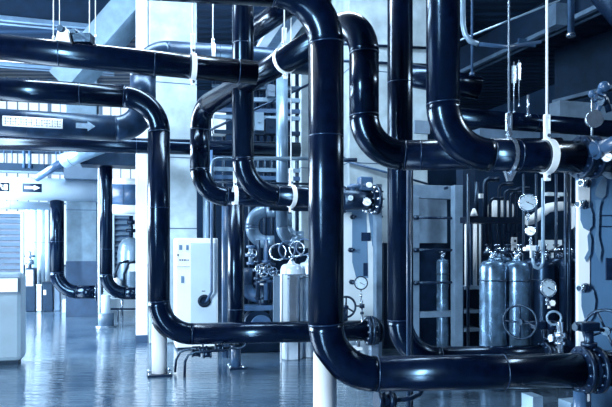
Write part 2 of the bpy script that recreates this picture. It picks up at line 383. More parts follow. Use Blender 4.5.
# labelled pipe with arch behind
pd = [P(*level((143, 130, 7.9), -40, 120)), P(143, 130, 7.9), P(143, 52, 7.9), P(*level((143, 52, 7.9), 330, 64))]
pd_t = pipe('insulated_pipe', 'dark pipe with white lettered strip and arrow, looping up behind the top left pipe', pd, .165, R=.34, m='pipe_dusty', seams=((0, .42), (4, .3)))
pipe('insulated_pipe', 'straight dark pipe passing behind the column pipes at mid height', [P(-40, 141, 8.9), P(*level((-40, 141, 8.9), 300, 150))], .12, m='pipe', seams=((0, .5), (0, .7)))
# far left drops
pipe('insulated_pipe', 'far left black drop pipe in front of the two-tone column', [P(57, 196, 12.6), P(57, 292, 12.6), P(97, 292, 12.7)], .14, R=.42, flange_end=(-1,), seams=((0, .6),))
pipe('insulated_pipe', 'far black drop pipe standing over the short white post', [P(106, 135, 11.7), P(106, 293, 11.7), P(142, 293.5, 11.9)], .12, R=.38, seams=((0, .82),))
pipe('insulated_pipe', 'black pipe under the ceiling at right, behind the hanger rods', [P(455, 117, 8.6), P(*level((455, 117, 8.6), 640, 131))], .13, seams=((0, .4),))
pipe('insulated_pipe', 'short black pipe with rounded end beneath the ceiling right of the risers', [P(408, 75, 8.4), P(479, 88, 8.4)], .16)
pipe('insulated_pipe', 'dark inclined pipe high behind the top of the slanting pipe', [P(322, -18, 6.7), P(248, 34, 7.6)], .13)
# arrow and label on the labelled pipe
def onpipe(t_pts, r, px, vert, up=0.0):
    """point on the camera side of a level pipe between two points at column px; vert = height fraction of r"""
    a, b = t_pts; k = (px - CX) / F; s_ = (k * a.y - a.x) / ((b.x - a.x) - k * (b.y - a.y)); p = a.lerp(b, s_)
    d = (b - a).normalized(); n_ = d.cross(UP).normalized()
    if n_.y > 0: n_ = -n_
    q = p + (n_ * math.sqrt(max(0, 1 - vert * vert)) + UP * vert) * r; return q, d, n_
def wrap_patch(name, m, seg, r, pxa, pxb, va, vb, parent=None, n=10, lift=.004, **kw):
    mb = MB(); A = []
    for i in range(2):
        px = (pxa, pxb)[i]; row = []
        for j in range(n + 1):
            v_ = va + (vb - va) * j / n; q, d, n_ = onpipe(seg, r + lift, px, v_); row.append(mb.b.verts.new(q))
        A.append(row)
    for j in range(n): f = mb.b.faces.new((A[0][j], A[1][j], A[1][j + 1], A[0][j + 1])); f.smooth = True
    g_ = bmesh.ops.extrude_face_region(mb.b, geom=list(mb.b.faces))
    for v_ in g_['geom']:
        if isinstance(v_, bmesh.types.BMVert): v_.co += Vector((0, .003, 0))
    return mb.obj(name, m, parent, **kw)
seg = (pd[0], pd[1])
rr = .165
lab = wrap_patch('name_label', 'label', seg, rr, 5, 64, .30, -.42, pd_t, label='white strip of printed characters')
gm = MB()
random.seed(3)
for i in range(22):
    px = 8 + i * 2.55
    for vv in (.12, -.1, -.28):
        if random.random() < .85:
            q, d, n_ = onpipe(seg, rr + .008, px + random.uniform(-.3, .3), vv); gm.span(q - d * .009, q + d * .009, .002, .003)
    if i % 2 == 0:
        q, d, n_ = onpipe(seg, rr + .008, px, .16); q2, _, _ = onpipe(seg, rr + .008, px, -.3); gm.span(q, q2, .002, .002)
gm.obj('printed_characters', 'band', lab)
def arrow_poly(seg, r, x0, x1, v0, hv, parent, name, m, lift=.006):
    prof = [(0, .5), (.6, .5), (.6, 1), (1, 0), (.6, -1), (.6, -.5), (0, -.5)]
    pts = []
    for fx, fv in prof:
        q, d, n_ = onpipe(seg, r + lift, x0 + (x1 - x0) * fx, v0 + hv * fv); pts.append(q)
    return MB().poly(pts, .004, n_).obj(name, m, parent)
arrow_poly(seg, rr, 77, 96, -.12, .36, pd_t, 'flow_arrow', M['arrow'], lift=.012)

# ================= WHITE DUCT PIPE AND FAR LEFT
dw = [P(-40, 187, 12.0), P(*level((-40, 187, 12.0), 99, 191))]
dt = pipe('white_duct_pipe', 'large white horizontal pipe with black arrow label at left', dw, .235, m='white_duct', band_m='louvre', seams=((0, .97),), cat='pipe')
l2 = wrap_patch('arrow_label', 'ink', (dw[0], dw[1]), .235, 24, 43, .38, -.34, dt, lift=.006, label='black label with white arrow')
arrow_poly((dw[0], dw[1]), .235, 26, 41.5, .02, .22, l2, 'flow_arrow', 'label', lift=.016)
l3 = wrap_patch('lettered_label', 'ink', (dw[0], dw[1]), .235, -8, 11, .38, -.34, dt, lift=.006, label='black label with white characters')
gm = MB()
def stroke(x0, v0, x1, v1, wd=.009):
    a, _, n_ = onpipe((dw[0], dw[1]), .235 + .012, x0, v0); b, _, _ = onpipe((dw[0], dw[1]), .235 + .012, x1, v1); gm.span(a, b, wd, .004, n_)
for s_ in ((.8, .16, 4.6, .16), (2.7, .26, 2.7, .16), (2.4, .14, .8, -.2), (3.2, .14, 4.8, -.2), (6.2, .2, 9.2, .2), (6.2, .2, 6.2, -.2), (9.2, .2, 9.2, -.2), (6.2, 0, 9.2, 0), (6.2, -.2, 9.2, -.2), (7.7, .24, 7.7, -.2), (-6, .2, -2, .2), (-4, .2, -4, -.2)): stroke(*s_)
gm.obj('white_characters', 'label', l3)
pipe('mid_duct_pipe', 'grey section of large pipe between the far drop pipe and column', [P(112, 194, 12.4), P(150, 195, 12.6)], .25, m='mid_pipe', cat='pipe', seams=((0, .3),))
pipe('thin_white_pipe', 'thin white pipe running below the large white pipe', [P(-40, 204, 12.8), P(*level((-40, 204, 12.8), 50, 206))], .09, m='white_duct', cat='pipe', band_m='louvre', seams=((0, .55),))
pipe('slanting_pale_pipe', 'pale pipe slanting down to the large white pipe at left', [P(101, 146, 10.9), P(64, 161, 11.1)], .14, m='pale_pipe', cat='pipe', seams=((0, .8),))
pipe('slanting_pale_pipe', 'thinner tail pipe reaching down from the pale slanting pipe to the large white pipe', [P(65, 160.5, 11.12), P(37, 178, 11.55)], .07, m='mid_pipe', cat='pipe')
pipe('thin_white_pipe', 'thin white pipe above the grey duct section beside the column', [P(112, 181, 12.0), P(150, 182, 12.1)], .06, m='white', cat='pipe')
pipe('thin_white_pipe', 'white pipe below the grey duct section beside the column', [P(112, 209, 12.0), P(150, 210, 12.1)], .09, m='white', cat='pipe')
pipe('thin_white_pipe', 'slim white standpipe hugging the left of the far drop pipe', [P(99.5, 160, 11.9), P(99.5, 322, 11.9)], .03, m='white', cat='pipe', bands=False)
m_, c_, h_ = boxpx(80, 145, 149, 164, 11.3, .5); tag(m_.obj('dark_duct', 'dark'), 'black rectangular duct beneath the straight dark pipe at left', 'duct')
m_, c_, h_ = boxpx(64, 99, 166, 178, 12.2, .4); tag(m_.obj('pale_duct', 'louvre'), 'pale boxy duct resting above the large white pipe', 'duct')
def louvred(label, pL, pR, yT, yB, D, n=16):
    m_, c_, h_ = boxpx(pL, pR, yT, yB, D, .06); t = thing('louvred_shutter', label, 'shutter', Vector((c_.x, c_.y, c_.z - h_[2])), 'louvred shutters'); m_.b.free()
    MB().box(c_ + YR * .04, h_[0], .01, h_[2]).obj('back_panel', 'mid_pipe', t)
    sl = MB()
    for k in range(n):
        z = c_.z - h_[2] + (k + .5) * 2 * h_[2] / n; ax = (XR, (YR * .6 + UP * .8).normalized(), (UP * .6 - YR * .8).normalized()); sl.box(Vector((c_.x, c_.y, z)), h_[0] - .03, h_[2] / n * .75, .008, ax)
    sl.obj('slats', 'louvre', t)
    f = MB()
    for s_ in (-1, 1): f.box(c_ + XR * s_ * h_[0], .035, .05, h_[2] + .03).box(c_ + UP * s_ * h_[2], h_[0], .05, .035)
    f.obj('shutter_frame', 'white_duct', t)
louvred('wide grey louvred shutter at the far left edge', -30, 22, 212, 306, 16.0)
louvred('grey louvred shutter seen between the far drop pipe and the column', 113, 134, 214, 303.4, 16.8)
for i, (px, w_) in enumerate(((28, .06), (33.5, .09), (41, .09), (47.5, .06))):
    nm = ('leftmost', 'second from left', 'third from left', 'rightmost')[i]
    pipe('white_standpipe', nm + ' of the four white standpipes right of the wide shutter', [P(px, 206, 15.0), P(px, 309.9, 15.0)], w_, m='white_duct', cat='pipe', band_m='louvre', group='white standpipes', seams=((0, .35),))
t = thing('gantry_beam', 'dark walkway beam with slim uprights in front of the left windows', 'beam', P(20, 171, 13.6))
MB().span(P(-30, 166, 13.4), P(64, 169, 13.9), .06, .09).obj('beam_web', 'dark', t)
MB().span(P(-30, 170.5, 13.35), P(64, 173.5, 13.85), .09, .02).obj('beam_flange', 'louvre', t)
MB().span(P(-30, 151, 13.45), P(64, 153, 13.95), .03).obj('hand_rail', 'dark', t)
for px in (4, 12, 24, 30, 44, 56): MB().cyl(P(px, 168, 13.6), P(px, 149, 13.6), .035 if px in (24, 30) else .015, 8).obj('rail_post', 'mid_pipe' if px != 44 else 'dark', t)
for px in (-20, 60): MB().cyl(P(px, 168, 13.7), P(px, H0 - 5.1 / 13.7 * F, 13.7), .015, 8).obj('hanger_rod', 'louvre', t)
# small equipment on the floor far left
D = 15.0
fy = H0 + EYE / D * F
t = thing('floor_pump', 'black upright pump unit with white label by the standpipes', 'pump', P(30.5, fy, D - .5))
m_, c_, h_ = boxpx(25.5, 35.5, 268, H0 + EYE / (D - .5) * F, D - .5, .3, .02); m_.obj('pump_body', 'dark', t)
m_, c_, h_ = boxpx(26, 33, 270, 286, D - .53, .02); m_.obj('white_label', 'label', t)
MB().disc(P(30, 262, D - .35), UP, .1, .12).disc(P(30, 256, D - .35), UP, .13, .05).cyl(P(30, 268, D - .35), P(30, 251, D - .35), .04).obj('pump_head', 'steel', t)
m_, c_, h_ = boxpx(36, 41.5, 285, H0 + EYE / (D - .4) * F, D - .4, .2, .02); m_.box(c_ + UP * h_[2], h_[0] * 1.05, .11, .015); tag(m_.obj('white_canister', 'white'), 'small white canister between the pump unit and black bin', 'canister')
t = thing('black_bin', 'black bin with white sticker beside the white canister', 'bin', P(48, H0 + EYE / (D - .4) * F, D - .4))
m_, c_, h_ = boxpx(42.5, 53, 283, H0 + EYE / (D - .4) * F, D - .4, .26, .02); m_.obj('bin_body', 'dark', t); MB().box(c_ + UP * h_[2], h_[0] * 1.06, .15, .02, bev=.005).obj('bin_lid', 'rubber', t)
m_, c_, h_ = boxpx(43.5, 46, 290, 295, D - .42, .01); m_.obj('sticker', 'label', t)
m_, c_, h_ = boxpx(54, 60, 288, H0 + EYE / (D - .3) * F, D - .3, .2, .02); m_.box(c_ + UP * h_[2], h_[0] * 1.05, .11, .015); tag(m_.obj('white_canister', 'louvre'), 'pale grey canister right of the black bin', 'canister')
# post under far drop pipe
t = thing('pipe_support', 'short white post on a collar under the far drop pipe', 'pipe support', Vector((P(106, 0, 11.75).x, 11.75, 0)))
a = P(106, 0, 11.75); a.z = 0
MB().cyl(a, a + UP * .62, .085).obj('post', 'white_duct', t); MB().cyl(a, a + UP * .27, .15).obj('collar', 'louvre', t); MB().disc(a + UP * .01, UP, .2, .02).obj('base_plate', 'steel', t)
# round vessel far left
t = thing('round_vessel', 'pale dome-topped vessel with hoses behind the far drop pipe', 'vessel', Vector((P(131, 0, 14).x, 14, 0)))
a = P(131, 0, 14); a.z = 0
MB().lathe(a + UP * .35, [(.1, 0), (.28, .05), (.3, .15), (.3, 1.1), (.27, 1.28), (.18, 1.4), (.02, 1.45)]).obj('tank_shell', 'pale_pipe', t)
for s_ in (-1, 1): MB().cyl(a + XR * .2 * s_, a + XR * .2 * s_ + UP * .45, .03).obj('leg', 'steel', t)
for k, x in enumerate((-.25, -.05)):
    q = a + YR * -.33 + XR * x; MB().tube([q + UP * 1.25 + XR * .2, q + UP * 1.2, q + UP * .95 - XR * .1, q + UP * .7 - XR * .1, q + UP * .6], .03, 10).obj('hose', 'rubber', t)
MB().sphere(a + XR * -.32 - YR * .3 + UP * .75, .13).obj('ball_float', 'white', t)
MB().box(a - YR * .32 + UP * 1.1 + XR * .08, .12, .02, .09).obj('name_plate', 'white', t)
MB().cyl(a + UP * 1.7 + XR * .0, a + UP * 2.3, .05).disc(a + UP * 1.95, UP, .12, .08).disc(a + UP * 2.15, UP, .09, .1).obj('top_valve', 'cast', t)
# kerb rail
t = thing('floor_rail', 'low dark floor rail between the far post and the column', 'rail', P(118, 318, 12.6))
MB().span(P(97, 309, 12.6), P(146, 309, 13), .02).obj('top_rail', 'cast', t)
for px in (100, 118, 136): MB().cyl(P(px, 309, 12.7), Vector((P(px, 0, 12.7).x, 12.7, 0)), .015).obj('rail_post', 'cast', t)
m_, c_, h_ = boxpx(62, 140, 300, H0 + EYE / 14.4 * F, 14.4, .3); tag(m_.obj('low_plinth', 'white_duct'), 'long low white plinth on the floor behind the far pipes', 'plinth')

# plinth at left edge
t = thing('equipment_plinth', 'pale rounded block with framed panel at the lower left edge', 'plinth', Vector((P(0, 0, 7.6).x, 7.9, 0)))
m_, c_, h_ = boxpx(-60, 22, 274, 365, 7.6, .35, .06); m_.obj('block', 'plinth', t)
MB().box(Vector((c_.x, c_.y, .03)), h_[0] - .06, h_[1] - .06, .03).obj('dark_skirt', 'rubber', t)
m_, c_, h_ = boxpx(-30, 19, 277.5, 294, 7.585, .02); m_.obj('panel_frame', 'louvre', t)
m_, c_, h_ = boxpx(-28, 17.5, 279, 292.5, 7.57, .02); m_.obj('panel_sheet', 'label', t)

# ================= CONTROL CABINET
D = 9.0
cb, c, h = boxpx(176, 218, 238, H0 + EYE / D * F - 2, D, .55, .012)
t = thing('control_cabinet', 'white control cabinet beside the concrete column', 'cabinet', Vector((c.x, c.y, 0))); cb.obj('cabinet_body', 'white', t)
def onface(px, py, off=.004):
    k = (px - CX) / F; f0 = c - XR * h[0] - YR * h[1]; u = (k * f0.y - f0.x) / (XR.x - k * XR.y); q = f0 + XR * u - YR * off; q.z = EYE - (py - H0) / F * q.y; return q
q1, q2 = onface(190.5, 243), onface(216.5, 338)
MB().box((q1 + q2) / 2 + YR * .0, abs((q2 - q1).dot(XR)) / 2, .006, abs(q1.z - q2.z) / 2, bev=.004).obj('door', 'white_duct', t)
MB().box(Vector((c.x, c.y, .04)), h[0] - .02, h[1] - .02, .04).obj('cabinet_skirt', 'rubber', t)
for (x0, x1, y0, y1, nm, mm) in ((179, 182, 245, 250, 'meter', 'plate_mark'), (186, 188.5, 245, 250, 'meter', 'plate_mark'), (181, 184, 276, 283, 'keypad', 'plate_mark'), (177.3, 178.6, 254, 256, 'warning_light', 'ink')):
    a_, b_ = onface(x0, y0), onface(x1, y1); MB().box((a_ + b_) / 2, abs((b_ - a_).dot(XR)) / 2, .008, abs(a_.z - b_.z) / 2).obj(nm, mm, t)
for k in range(3): q = onface(180 + k * 2.3, 260); MB().disc(q, YR, .011, .02, 12).obj('push_button', 'ink', t)
for k in range(2): q = onface(186 + k * 2, 260); MB().disc(q, YR, .009, .02, 12).obj('push_button', 'steel', t)
a_, b_ = onface(176.5, 266.5), onface(190, 267); MB().box((a_ + b_) / 2, abs((b_ - a_).dot(XR)) / 2, .004, .003).obj('panel_seam', 'louvre', t)
a_ = onface(203.5, 291); MB().box(a_, .028, .006, .008).obj('name_plate', 'steel', t)
# conduit entering the cabinet
q = onface(204, 301, .03); t2 = thing('cable_gland', 'round black cable gland on the white cabinet door with pipe above', 'cable gland', q)
MB().ring(q, YR, .07, .028, 28, 10).obj('gland_ring', 'rubber', t2); MB().disc(q + YR * .01, YR, .055, .03).obj('gland_cap', 'cast', t2)
top = onface(210.5, 150, .12); mid = onface(210.5, 292, .12)
MB().tube([top, mid, mid + (q - mid) * .5 - UP * .04, q + XR * .02 - UP * .02], .02, 12).obj('drop_conduit', 'mid_pipe', t2)
pipe('thin_steel_pipe', 'slim steel pipe rising behind the white cabinet', [P(206, 158, 9.9), P(206, 340.9, 9.9)], .05, m='pale_pipe', cat='pipe')
pipe('thin_steel_pipe', 'slim dark pipe standing between the cabinet and lower vertical pipe', [P(225, 205, 8.4), P(225, H0 + EYE / 8.4 * F, 8.4)], .045, m='mid_pipe', cat='pipe')

# ================= SUPPORTS
def stub(label, px, D, r, ztop, m='white', slope=0.):
    a = P(px, 0, D); a.z = 0; t = thing('pipe_support', label, 'pipe support', a, 'pipe support stands')
    pm = MB().cyl(a + UP * .02, a + UP * ztop, r, 28)
    for v in pm.b.verts:
        if v.co.z > .1: v.co.z += slope * (v.co.x - a.x)
    pm.obj('post', m, t); MB().box(a + UP * .012, r * 1.6, r * 1.6, .012).obj('base_plate', 'cast', t)
    b = MB()
    for i in (-1, 1):
        for j in (-1, 1): b.cyl(a + XR * r * 1.35 * i + YR * r * 1.35 * j, a + XR * r * 1.35 * i + YR * r * 1.35 * j + UP * .05, .012, 8)
    b.obj('anchor_bolts', 'steel', t); return t
stub('white support post under the elbow of the left loop pipe', 159.5, 7.22, .09, .53, slope=-1.1)
stub('broad white support post under the elbow of the nearest riser', 325, 4.5, .088, .635, slope=-1.25)
stub('grey support post under the lower vertical pipe beside the cabinet', 236, 7.6, .06, .34, 'mid_pipe')
stub('steel support stand under the flanged valve at bottom right', 580, 4.68, .05, .40, 'mid_pipe')

# drain valve under the left loop run
t = thing('drain_valve', 'pair of small black drain valves with bent pipes under the left loop pipe', 'valve', P(205, 350, 7.35))
MB().tube([P(175, 372, 7.3), P(176, 360, 7.3), P(180, 352, 7.3), P(188, 349, 7.3), P(240, 348, 7.3), P(245, 346, 7.3), P(247, 340, 7.3)], .016, 10).obj('drain_pipe', 'cast', t)
MB().tube([P(184.5, 378, 7.15), P(185, 362, 7.15), P(188, 355, 7.15), P(196, 352, 7.15), P(228, 350, 7.15)], .016, 10).obj('drain_pipe', 'cast', t)
for px, py in ((203, 350), (196, 353), (219, 348), (207, 354)):
    q = P(px, py, 7.2); v_ = MB().disc(q, XR, .04, .07, 14).disc(q - XR * .04, XR, .05, .02, 14).disc(q + XR * .04, XR, .05, .02, 14).obj('valve_body', 'cast', t)
    MB().cyl(q, q + UP * .07, .01, 8).box(q + UP * .075, .045, .008, .006).obj('valve_lever', 'cast', v_)
# valve lying under the nearest pipe
t = thing('drain_valve', 'black flanged drain valve on the floor beneath the bottom front pipe', 'valve', P(388, 404, 4.75))
q = P(378, 401, 4.75); MB().disc(q, XR, .075, .03).disc(q + XR * .1, XR, .075, .03).cyl(q, q + XR * .1, .055).disc(q + XR * .13, XR, .06, .02).obj('valve_body', 'cast', t)
MB().tube([q + XR * .1, q + XR * .28, q + XR * .36 + UP * .03, q + XR * .4 + UP * .1], .022, 12).obj('drain_pipe', 'cast', t)
MB().cyl(q + XR * .05, q + XR * .05 + UP * .13, .014).box(q + XR * .1 + UP * .12, .1, .014, .008).obj('valve_lever', 'cast', t)
MB().box(Vector((q.x, q.y, (q.z - .06) / 2)) + XR * .05, .03, .04, (q.z - .06) / 2).obj('support_block', 'cast', t)
# ================= HANGERS
def pl(pts, px):
    a, b = pts; k = (px - CX) / F; s_ = (k * a.y - a.x) / ((b.x - a.x) - k * (b.y - a.y)); return a.lerp(b, s_), (b - a).normalized()
rp = (P(443, 154, 4.8), P(*e2))
c_, d_ = pl(rp, 547); hanger('white strap hanger nearest the flange of the upper right pipe', c_, d_, rR, .06, rod_r=.011)
c_, d_ = pl(rp, 509); hanger('slim hanger left of the white strap on the upper right pipe', c_, d_, rR, .03, rod_r=.009, m='steel')
c_, d_ = pl((p1a, p1b), 193); hanger('white strap hanger on the long top left pipe', c_, d_, .12, .05)
c_, d_ = pl((pd[2], pd[3]), 213); hanger('chain-like turnbuckle hanger on the loop behind the top left pipe', c_, d_, .165, .05, turn=4.9)
dg = (Vector((x_run.x, x_run.y, onz(364, 12, 3.6).z)), J)
c_, d_ = pl(dg, 285); hanger('white strap hanger around the slanting pipe near the front riser', c_, d_, .132, .045)
rn = (P(243, 194, 7.1), P(*level((243, 194, 7.1), 367, 199.3)))
c_, d_ = pl(rn, 291); hanger('white strap hanger on the horizontal run left of the front riser', c_, d_, .128, .055)
c_, d_ = pl(rn, 238); hanger('white strap hanger on the double bend under the slanting pipe', P(235, 197, 7.9), XR, .132, .05)
def rod(label, px, y0, y1, D, r=.008, m='strap', tb=False):
    t = thing('ceiling_rod', label, 'rod', P(px, y1, D), 'ceiling rods'); MB().cyl(P(px, y1, D), P(px, y0, D), r, 8).obj('rod_shaft', m, t)
    MB().disc(P(px, y1, D), UP, r * 2.2, .03, 6).obj('rod_nut', m, t)
    if tb: MB().box(P(px, y0 + (y1 - y0) * .25, D), r * 2.6, r * 1.6, .12).obj('turnbuckle', m, t)
yc = lambda D: H0 - (CEIL - EYE) / D * F
rod('leftmost thin ceiling rod above the top left pipe', 53.5, yc(6.8), 38, 6.8, .007)
rod('second thin ceiling rod above the top left pipe', 59.5, yc(7.4), 27, 7.4, .005)
rod('third thin ceiling rod above the top left pipe', 89.5, yc(7.2), 36, 7.2, .006)
rod('fourth thin ceiling rod above the top left pipe', 95.5, yc(7.2), 36, 7.2, .006)
rod('steel ceiling rod just right of the right hand riser', 472, yc(6.5), 74, 6.5, .013, 'mid_pipe')
rod('short steel rod with turnbuckle between the two white hanger rods', 514, 62, 112, 8.4, .01, 'steel', True)
rod('shorter thin rod beside the turnbuckle rod at upper right', 519, 60, 106, 8.4, .008, 'steel', True)
rod('stubby steel rod over the dark ceiling pipe at right', 528, 95, 116, 8.6, .02, 'steel')
t = thing('ceiling_conduit', 'pale conduit bending down from the ceiling right of the big riser', 'conduit', P(505, 46, 6.2))
MB().tube([P(463, -60, 6.2), P(463, 24, 6.2), P(465, 34, 6.2), P(470, 41, 6.2), P(478, 44, 6.2)], .028, 14).obj('rigid_conduit', 'pale_pipe', t)
MB().tube([P(478, 44, 6.2), P(508, 47, 6.4), P(540, 42, 6.9)], .02, 12).obj('flexible_conduit', 'mid_pipe', t)
tag(MB().cyl(P(448, 45, 7.6), P(560, 0, 7.0), .012, 10).obj('thin_ceiling_pipe', 'pale_pipe'), 'thin pale pipe rising to the right under the ceiling', 'pipe')
t = thing('ceiling_conduit', 'short vertical conduit hanging at the upper right corner', 'conduit', P(571, 36, 7.5)); MB().cyl(P(571, yc(7.5), 7.5), P(571, 34, 7.5), .04).obj('rigid_conduit', 'mid_pipe', t); MB().disc(P(571, 35, 7.5), UP, .055, .04).obj('end_cap', 'steel', t)
m_, c_, h_ = boxpx(556, 567, 2, 24, 11.45, .3); tag(m_.obj('junction_box', 'beam'), 'pale box fixed on the long ceiling beam at upper right', 'junction box')
m_, c_, h_ = boxpx(519, 536, 38, 45, 12.6, .05); tag(m_.obj('beam_plate', 'mid_pipe'), 'small marked plate on the long ceiling beam', 'plate')
tag(MB().cyl(P(586, -40, 8), P(640, 20, 7.2), .26, 28).obj('ceiling_duct', 'dark'), 'dark round duct in the top right corner', 'duct')
# bracket on the top left pipe
t = thing('pipe_bracket', 'white bolted bracket sitting above the top left pipe', 'bracket', P(66, 42, 5.55))
MB().poly([P(55, 40, 5.5), P(58, 29, 5.5), P(64, 26, 5.5), P(68, 33, 5.5), P(70, 42, 5.5)], .1, (0, 1, 0)).obj('side_plate', 'strap', t)
m_, c_, h_ = boxpx(72, 95, 35, 41, 5.6, .12); m_.obj('cross_bar', 'strap', t)
for q, r_ in ((P(62, 30, 5.52), .03), (P(75, 33, 5.6), .025), (P(86, 39, 5.62), .03)): MB().disc(q, (0, 1, 0), r_, .1).obj('clamp_bolt', 'cast', t)
MB().span(P(70, 41, 5.6), P(78, 31, 5.6), .02).obj('stay_rod', 'steel', t)
MB().span(P(60, 39, 5.6), P(92, 39, 5.6), .05, .04).obj('saddle', 'cast', t)

# ================= CENTRE: FLANGED VALVES AND PLATE HEAT EXCHANGER
D = 8.1
t = thing('plate_heat_exchanger', 'pale plate heat exchanger between the front riser and middle riser', 'heat exchanger', Vector((P(362, 0, D).x, D + .3, 0)))
m_, c_, h_ = boxpx(337, 381, 186, H0 + EYE / D * F, D, .06, .01); m_.obj('end_plate', 'plate', t)
f0 = c_ - XR * h_[0] - YR * h_[1]
def onf(px, py, off=.004, f=None):
    f = f or f0; k = (px - CX) / F; u = (k * f.y - f.x) / (XR.x - k * XR.y); q = f + XR * u - YR * off; q.z = EYE - (py - H0) / F * q.y; return q
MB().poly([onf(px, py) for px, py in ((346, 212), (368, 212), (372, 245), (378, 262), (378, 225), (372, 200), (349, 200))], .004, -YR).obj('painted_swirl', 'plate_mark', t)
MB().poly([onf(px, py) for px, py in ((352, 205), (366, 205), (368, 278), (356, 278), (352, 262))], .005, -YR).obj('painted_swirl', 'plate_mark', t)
for a_ in ((361, 370, 232.5, 241), (363, 367, 263, 276)):
    p_, q_ = onf(a_[0], a_[2], .012), onf(a_[1], a_[3], .012); MB().box((p_ + q_) / 2, abs((q_ - p_).dot(XR)) / 2, .006, abs(p_.z - q_.z) / 2).obj('name_plate', 'band', t)
m_, c2, h2 = boxpx(376.5, 382, 184, H0 + EYE / D * F, D - .1, .12); m_.obj('edge_post', 'frame', t)
MB().box(Vector((c_.x, c_.y + .45, (h_[2]))) + XR * .0, h_[0] * .8, .35, h_[2] * .8).obj('plate_pack', 'dark', t)
for (px, py) in ((352, 217), (378, 217), (350, 250), (377, 249), (351, 282), (377, 282), (376, 314)):
    q = onf(px, py, .02); MB().disc(q, YR, .035, .07, 6).cyl(q, q - YR * .12, .016, 8).obj('tie_bolt', 'cast', t)
# frame 412-463
t = thing('exchanger_frame', 'blue grey steel exchanger frame with tie rods behind the middle riser', 'frame', Vector((P(440, 0, 8.2).x, 8.3, 0)))
m_, c_, h_ = boxpx(412, 419.5, 196, H0 + EYE / 8.2 * F, 8.2, .1, .005); m_.obj('frame_post', 'frame', t)
m_, c_, h_ = boxpx(455, 463, 185, H0 + EYE / 8.2 * F, 8.2, .12, .005); m_.obj('frame_post', 'frame', t)
m_, c_, h_ = boxpx(413, 462, 184.5, 198, 8.25, .1, .005); m_.obj('carrying_bar', 'frame', t)
m_, c_, h_ = boxpx(419, 462, 312, 318, 8.25, .1, .005); m_.obj('guide_bar', 'frame', t)
for y in (217.5, 283, 250):
    a_ = P(413, y, 8.12); MB().cyl(a_, a_ + XR * .72, .018, 10).disc(a_ + XR * .05, XR, .035, .05, 6).disc(a_ - XR * .02, XR, .035, .03, 6).obj('tie_rod', 'cast', t)
MB().disc(P(446, 188, 8.2), YR, .02, .06, 16).obj('lifting_eye', 'ink', t)
m_, c_, h_ = boxpx(419, 447, 199, 243, 8.9, .3); tag(m_.obj('pale_cabinet', 'frame'), 'pale flat cabinet framed by the steel exchanger frame', 'panel')
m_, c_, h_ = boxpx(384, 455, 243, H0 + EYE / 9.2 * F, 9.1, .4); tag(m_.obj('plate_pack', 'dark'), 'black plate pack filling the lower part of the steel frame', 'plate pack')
# upper valve at 335..380
t = thing('flanged_valve', 'black flanged valve with white gauge in front of the exchanger top', 'valve', P(360, 212, 7.75))
ax = XR; q = P(352, 200, 7.7)
MB().cyl(P(340, 200, 7.6), P(374, 200, 7.85), .13, 30).obj('valve_body', 'cast', t)
for px in (341, 375.5):
    c_ = P(px, 200, 7.75); fl = MB().disc(c_, ax, .19, .045, 32).obj('flange', 'cast', t); b = MB(); _, u, v = frame_of(ax)
    for k in range(10): a = 2 * math.pi * k / 10; b.cyl(c_ + (u * math.cos(a) + v * math.sin(a)) * .165 - ax * .05, c_ + (u * math.cos(a) + v * math.sin(a)) * .165 + ax * .05, .012, 8)
    b.obj('flange_bolts', 'steel', fl)
MB().tube([P(352, 191, 7.7), P(352, 188, 7.7)], .05).disc(P(352, 187, 7.7), UP, .07, .03).box(P(365, 184, 7.75), .09, .07, .09, bev=.02).cyl(P(350, 187, 7.7), P(366, 185, 7.7), .035).obj('actuator', 'mid_pipe', t)
MB().disc(P(369, 185, 7.66), YR, .035, .05, 20).obj('position_indicator', 'label', t)
gauge('small white gauge on the black flanged valve', P(367, 202, 7.55), .052, dial='dial_white', rim='steel', stem=0)
gauge('grey gauge on the left of the black flanged valve', P(350.5, 198, 7.5), .035, dial='dial', rim='steel', stem=0)
gauge('round dark-rimmed gauge in front of the pale exchanger plate', P(361, 283, 7.55), .083, dial='dial', rim='cast', stem=.2)
# small needle valve under gauge and handwheel
t = thing('needle_valve', 'small valve and bent tube below the dark-rimmed gauge', 'valve', P(362, 330, 7.5))
MB().tube([P(362, 300, 7.5), P(362, 326, 7.5), P(360, 330, 7.5), P(353, 331, 7.5)], .012, 10).obj('impulse_tube', 'steel', t)
MB().disc(P(362, 306, 7.5), UP, .035, .05, 6).disc(P(362, 313, 7.5), UP, .025, .03, 6).cyl(P(362, 306, 7.5), P(356, 306, 7.45), .01, 8).obj('valve_body', 'cast', t)
t = thing('hand_wheel_valve', 'black handwheel valve right of the nearest riser at lower centre', 'valve', P(346, 330, 7.35))
wheel(t, P(346, 307, 7.3), Vector((.35, -1, 0)), .125, .014, spokes=3, ph=.5)
MB().cyl(P(346, 307, 7.3), P(344, 309, 7.6), .02).cyl(P(344, 309, 7.6), P(344, 324, 7.6), .05).obj('valve_stem', 'cast', t)
# lower valve body on left loop flange
t = thing('flanged_valve', 'black lower flange coupling at the end of the left loop pipe', 'coupling', P(372, 345, 7.7))
c_ = P(373.5, 331, 7.78); MB().disc(c_, XR, .18, .05, 32).disc(c_ + XR * .08, XR, .15, .03, 32).obj('flange', 'cast', t)
MB().box(Vector((c_.x, c_.y, .17)), .05, .05, .17).obj('support_foot', 'steel', t)
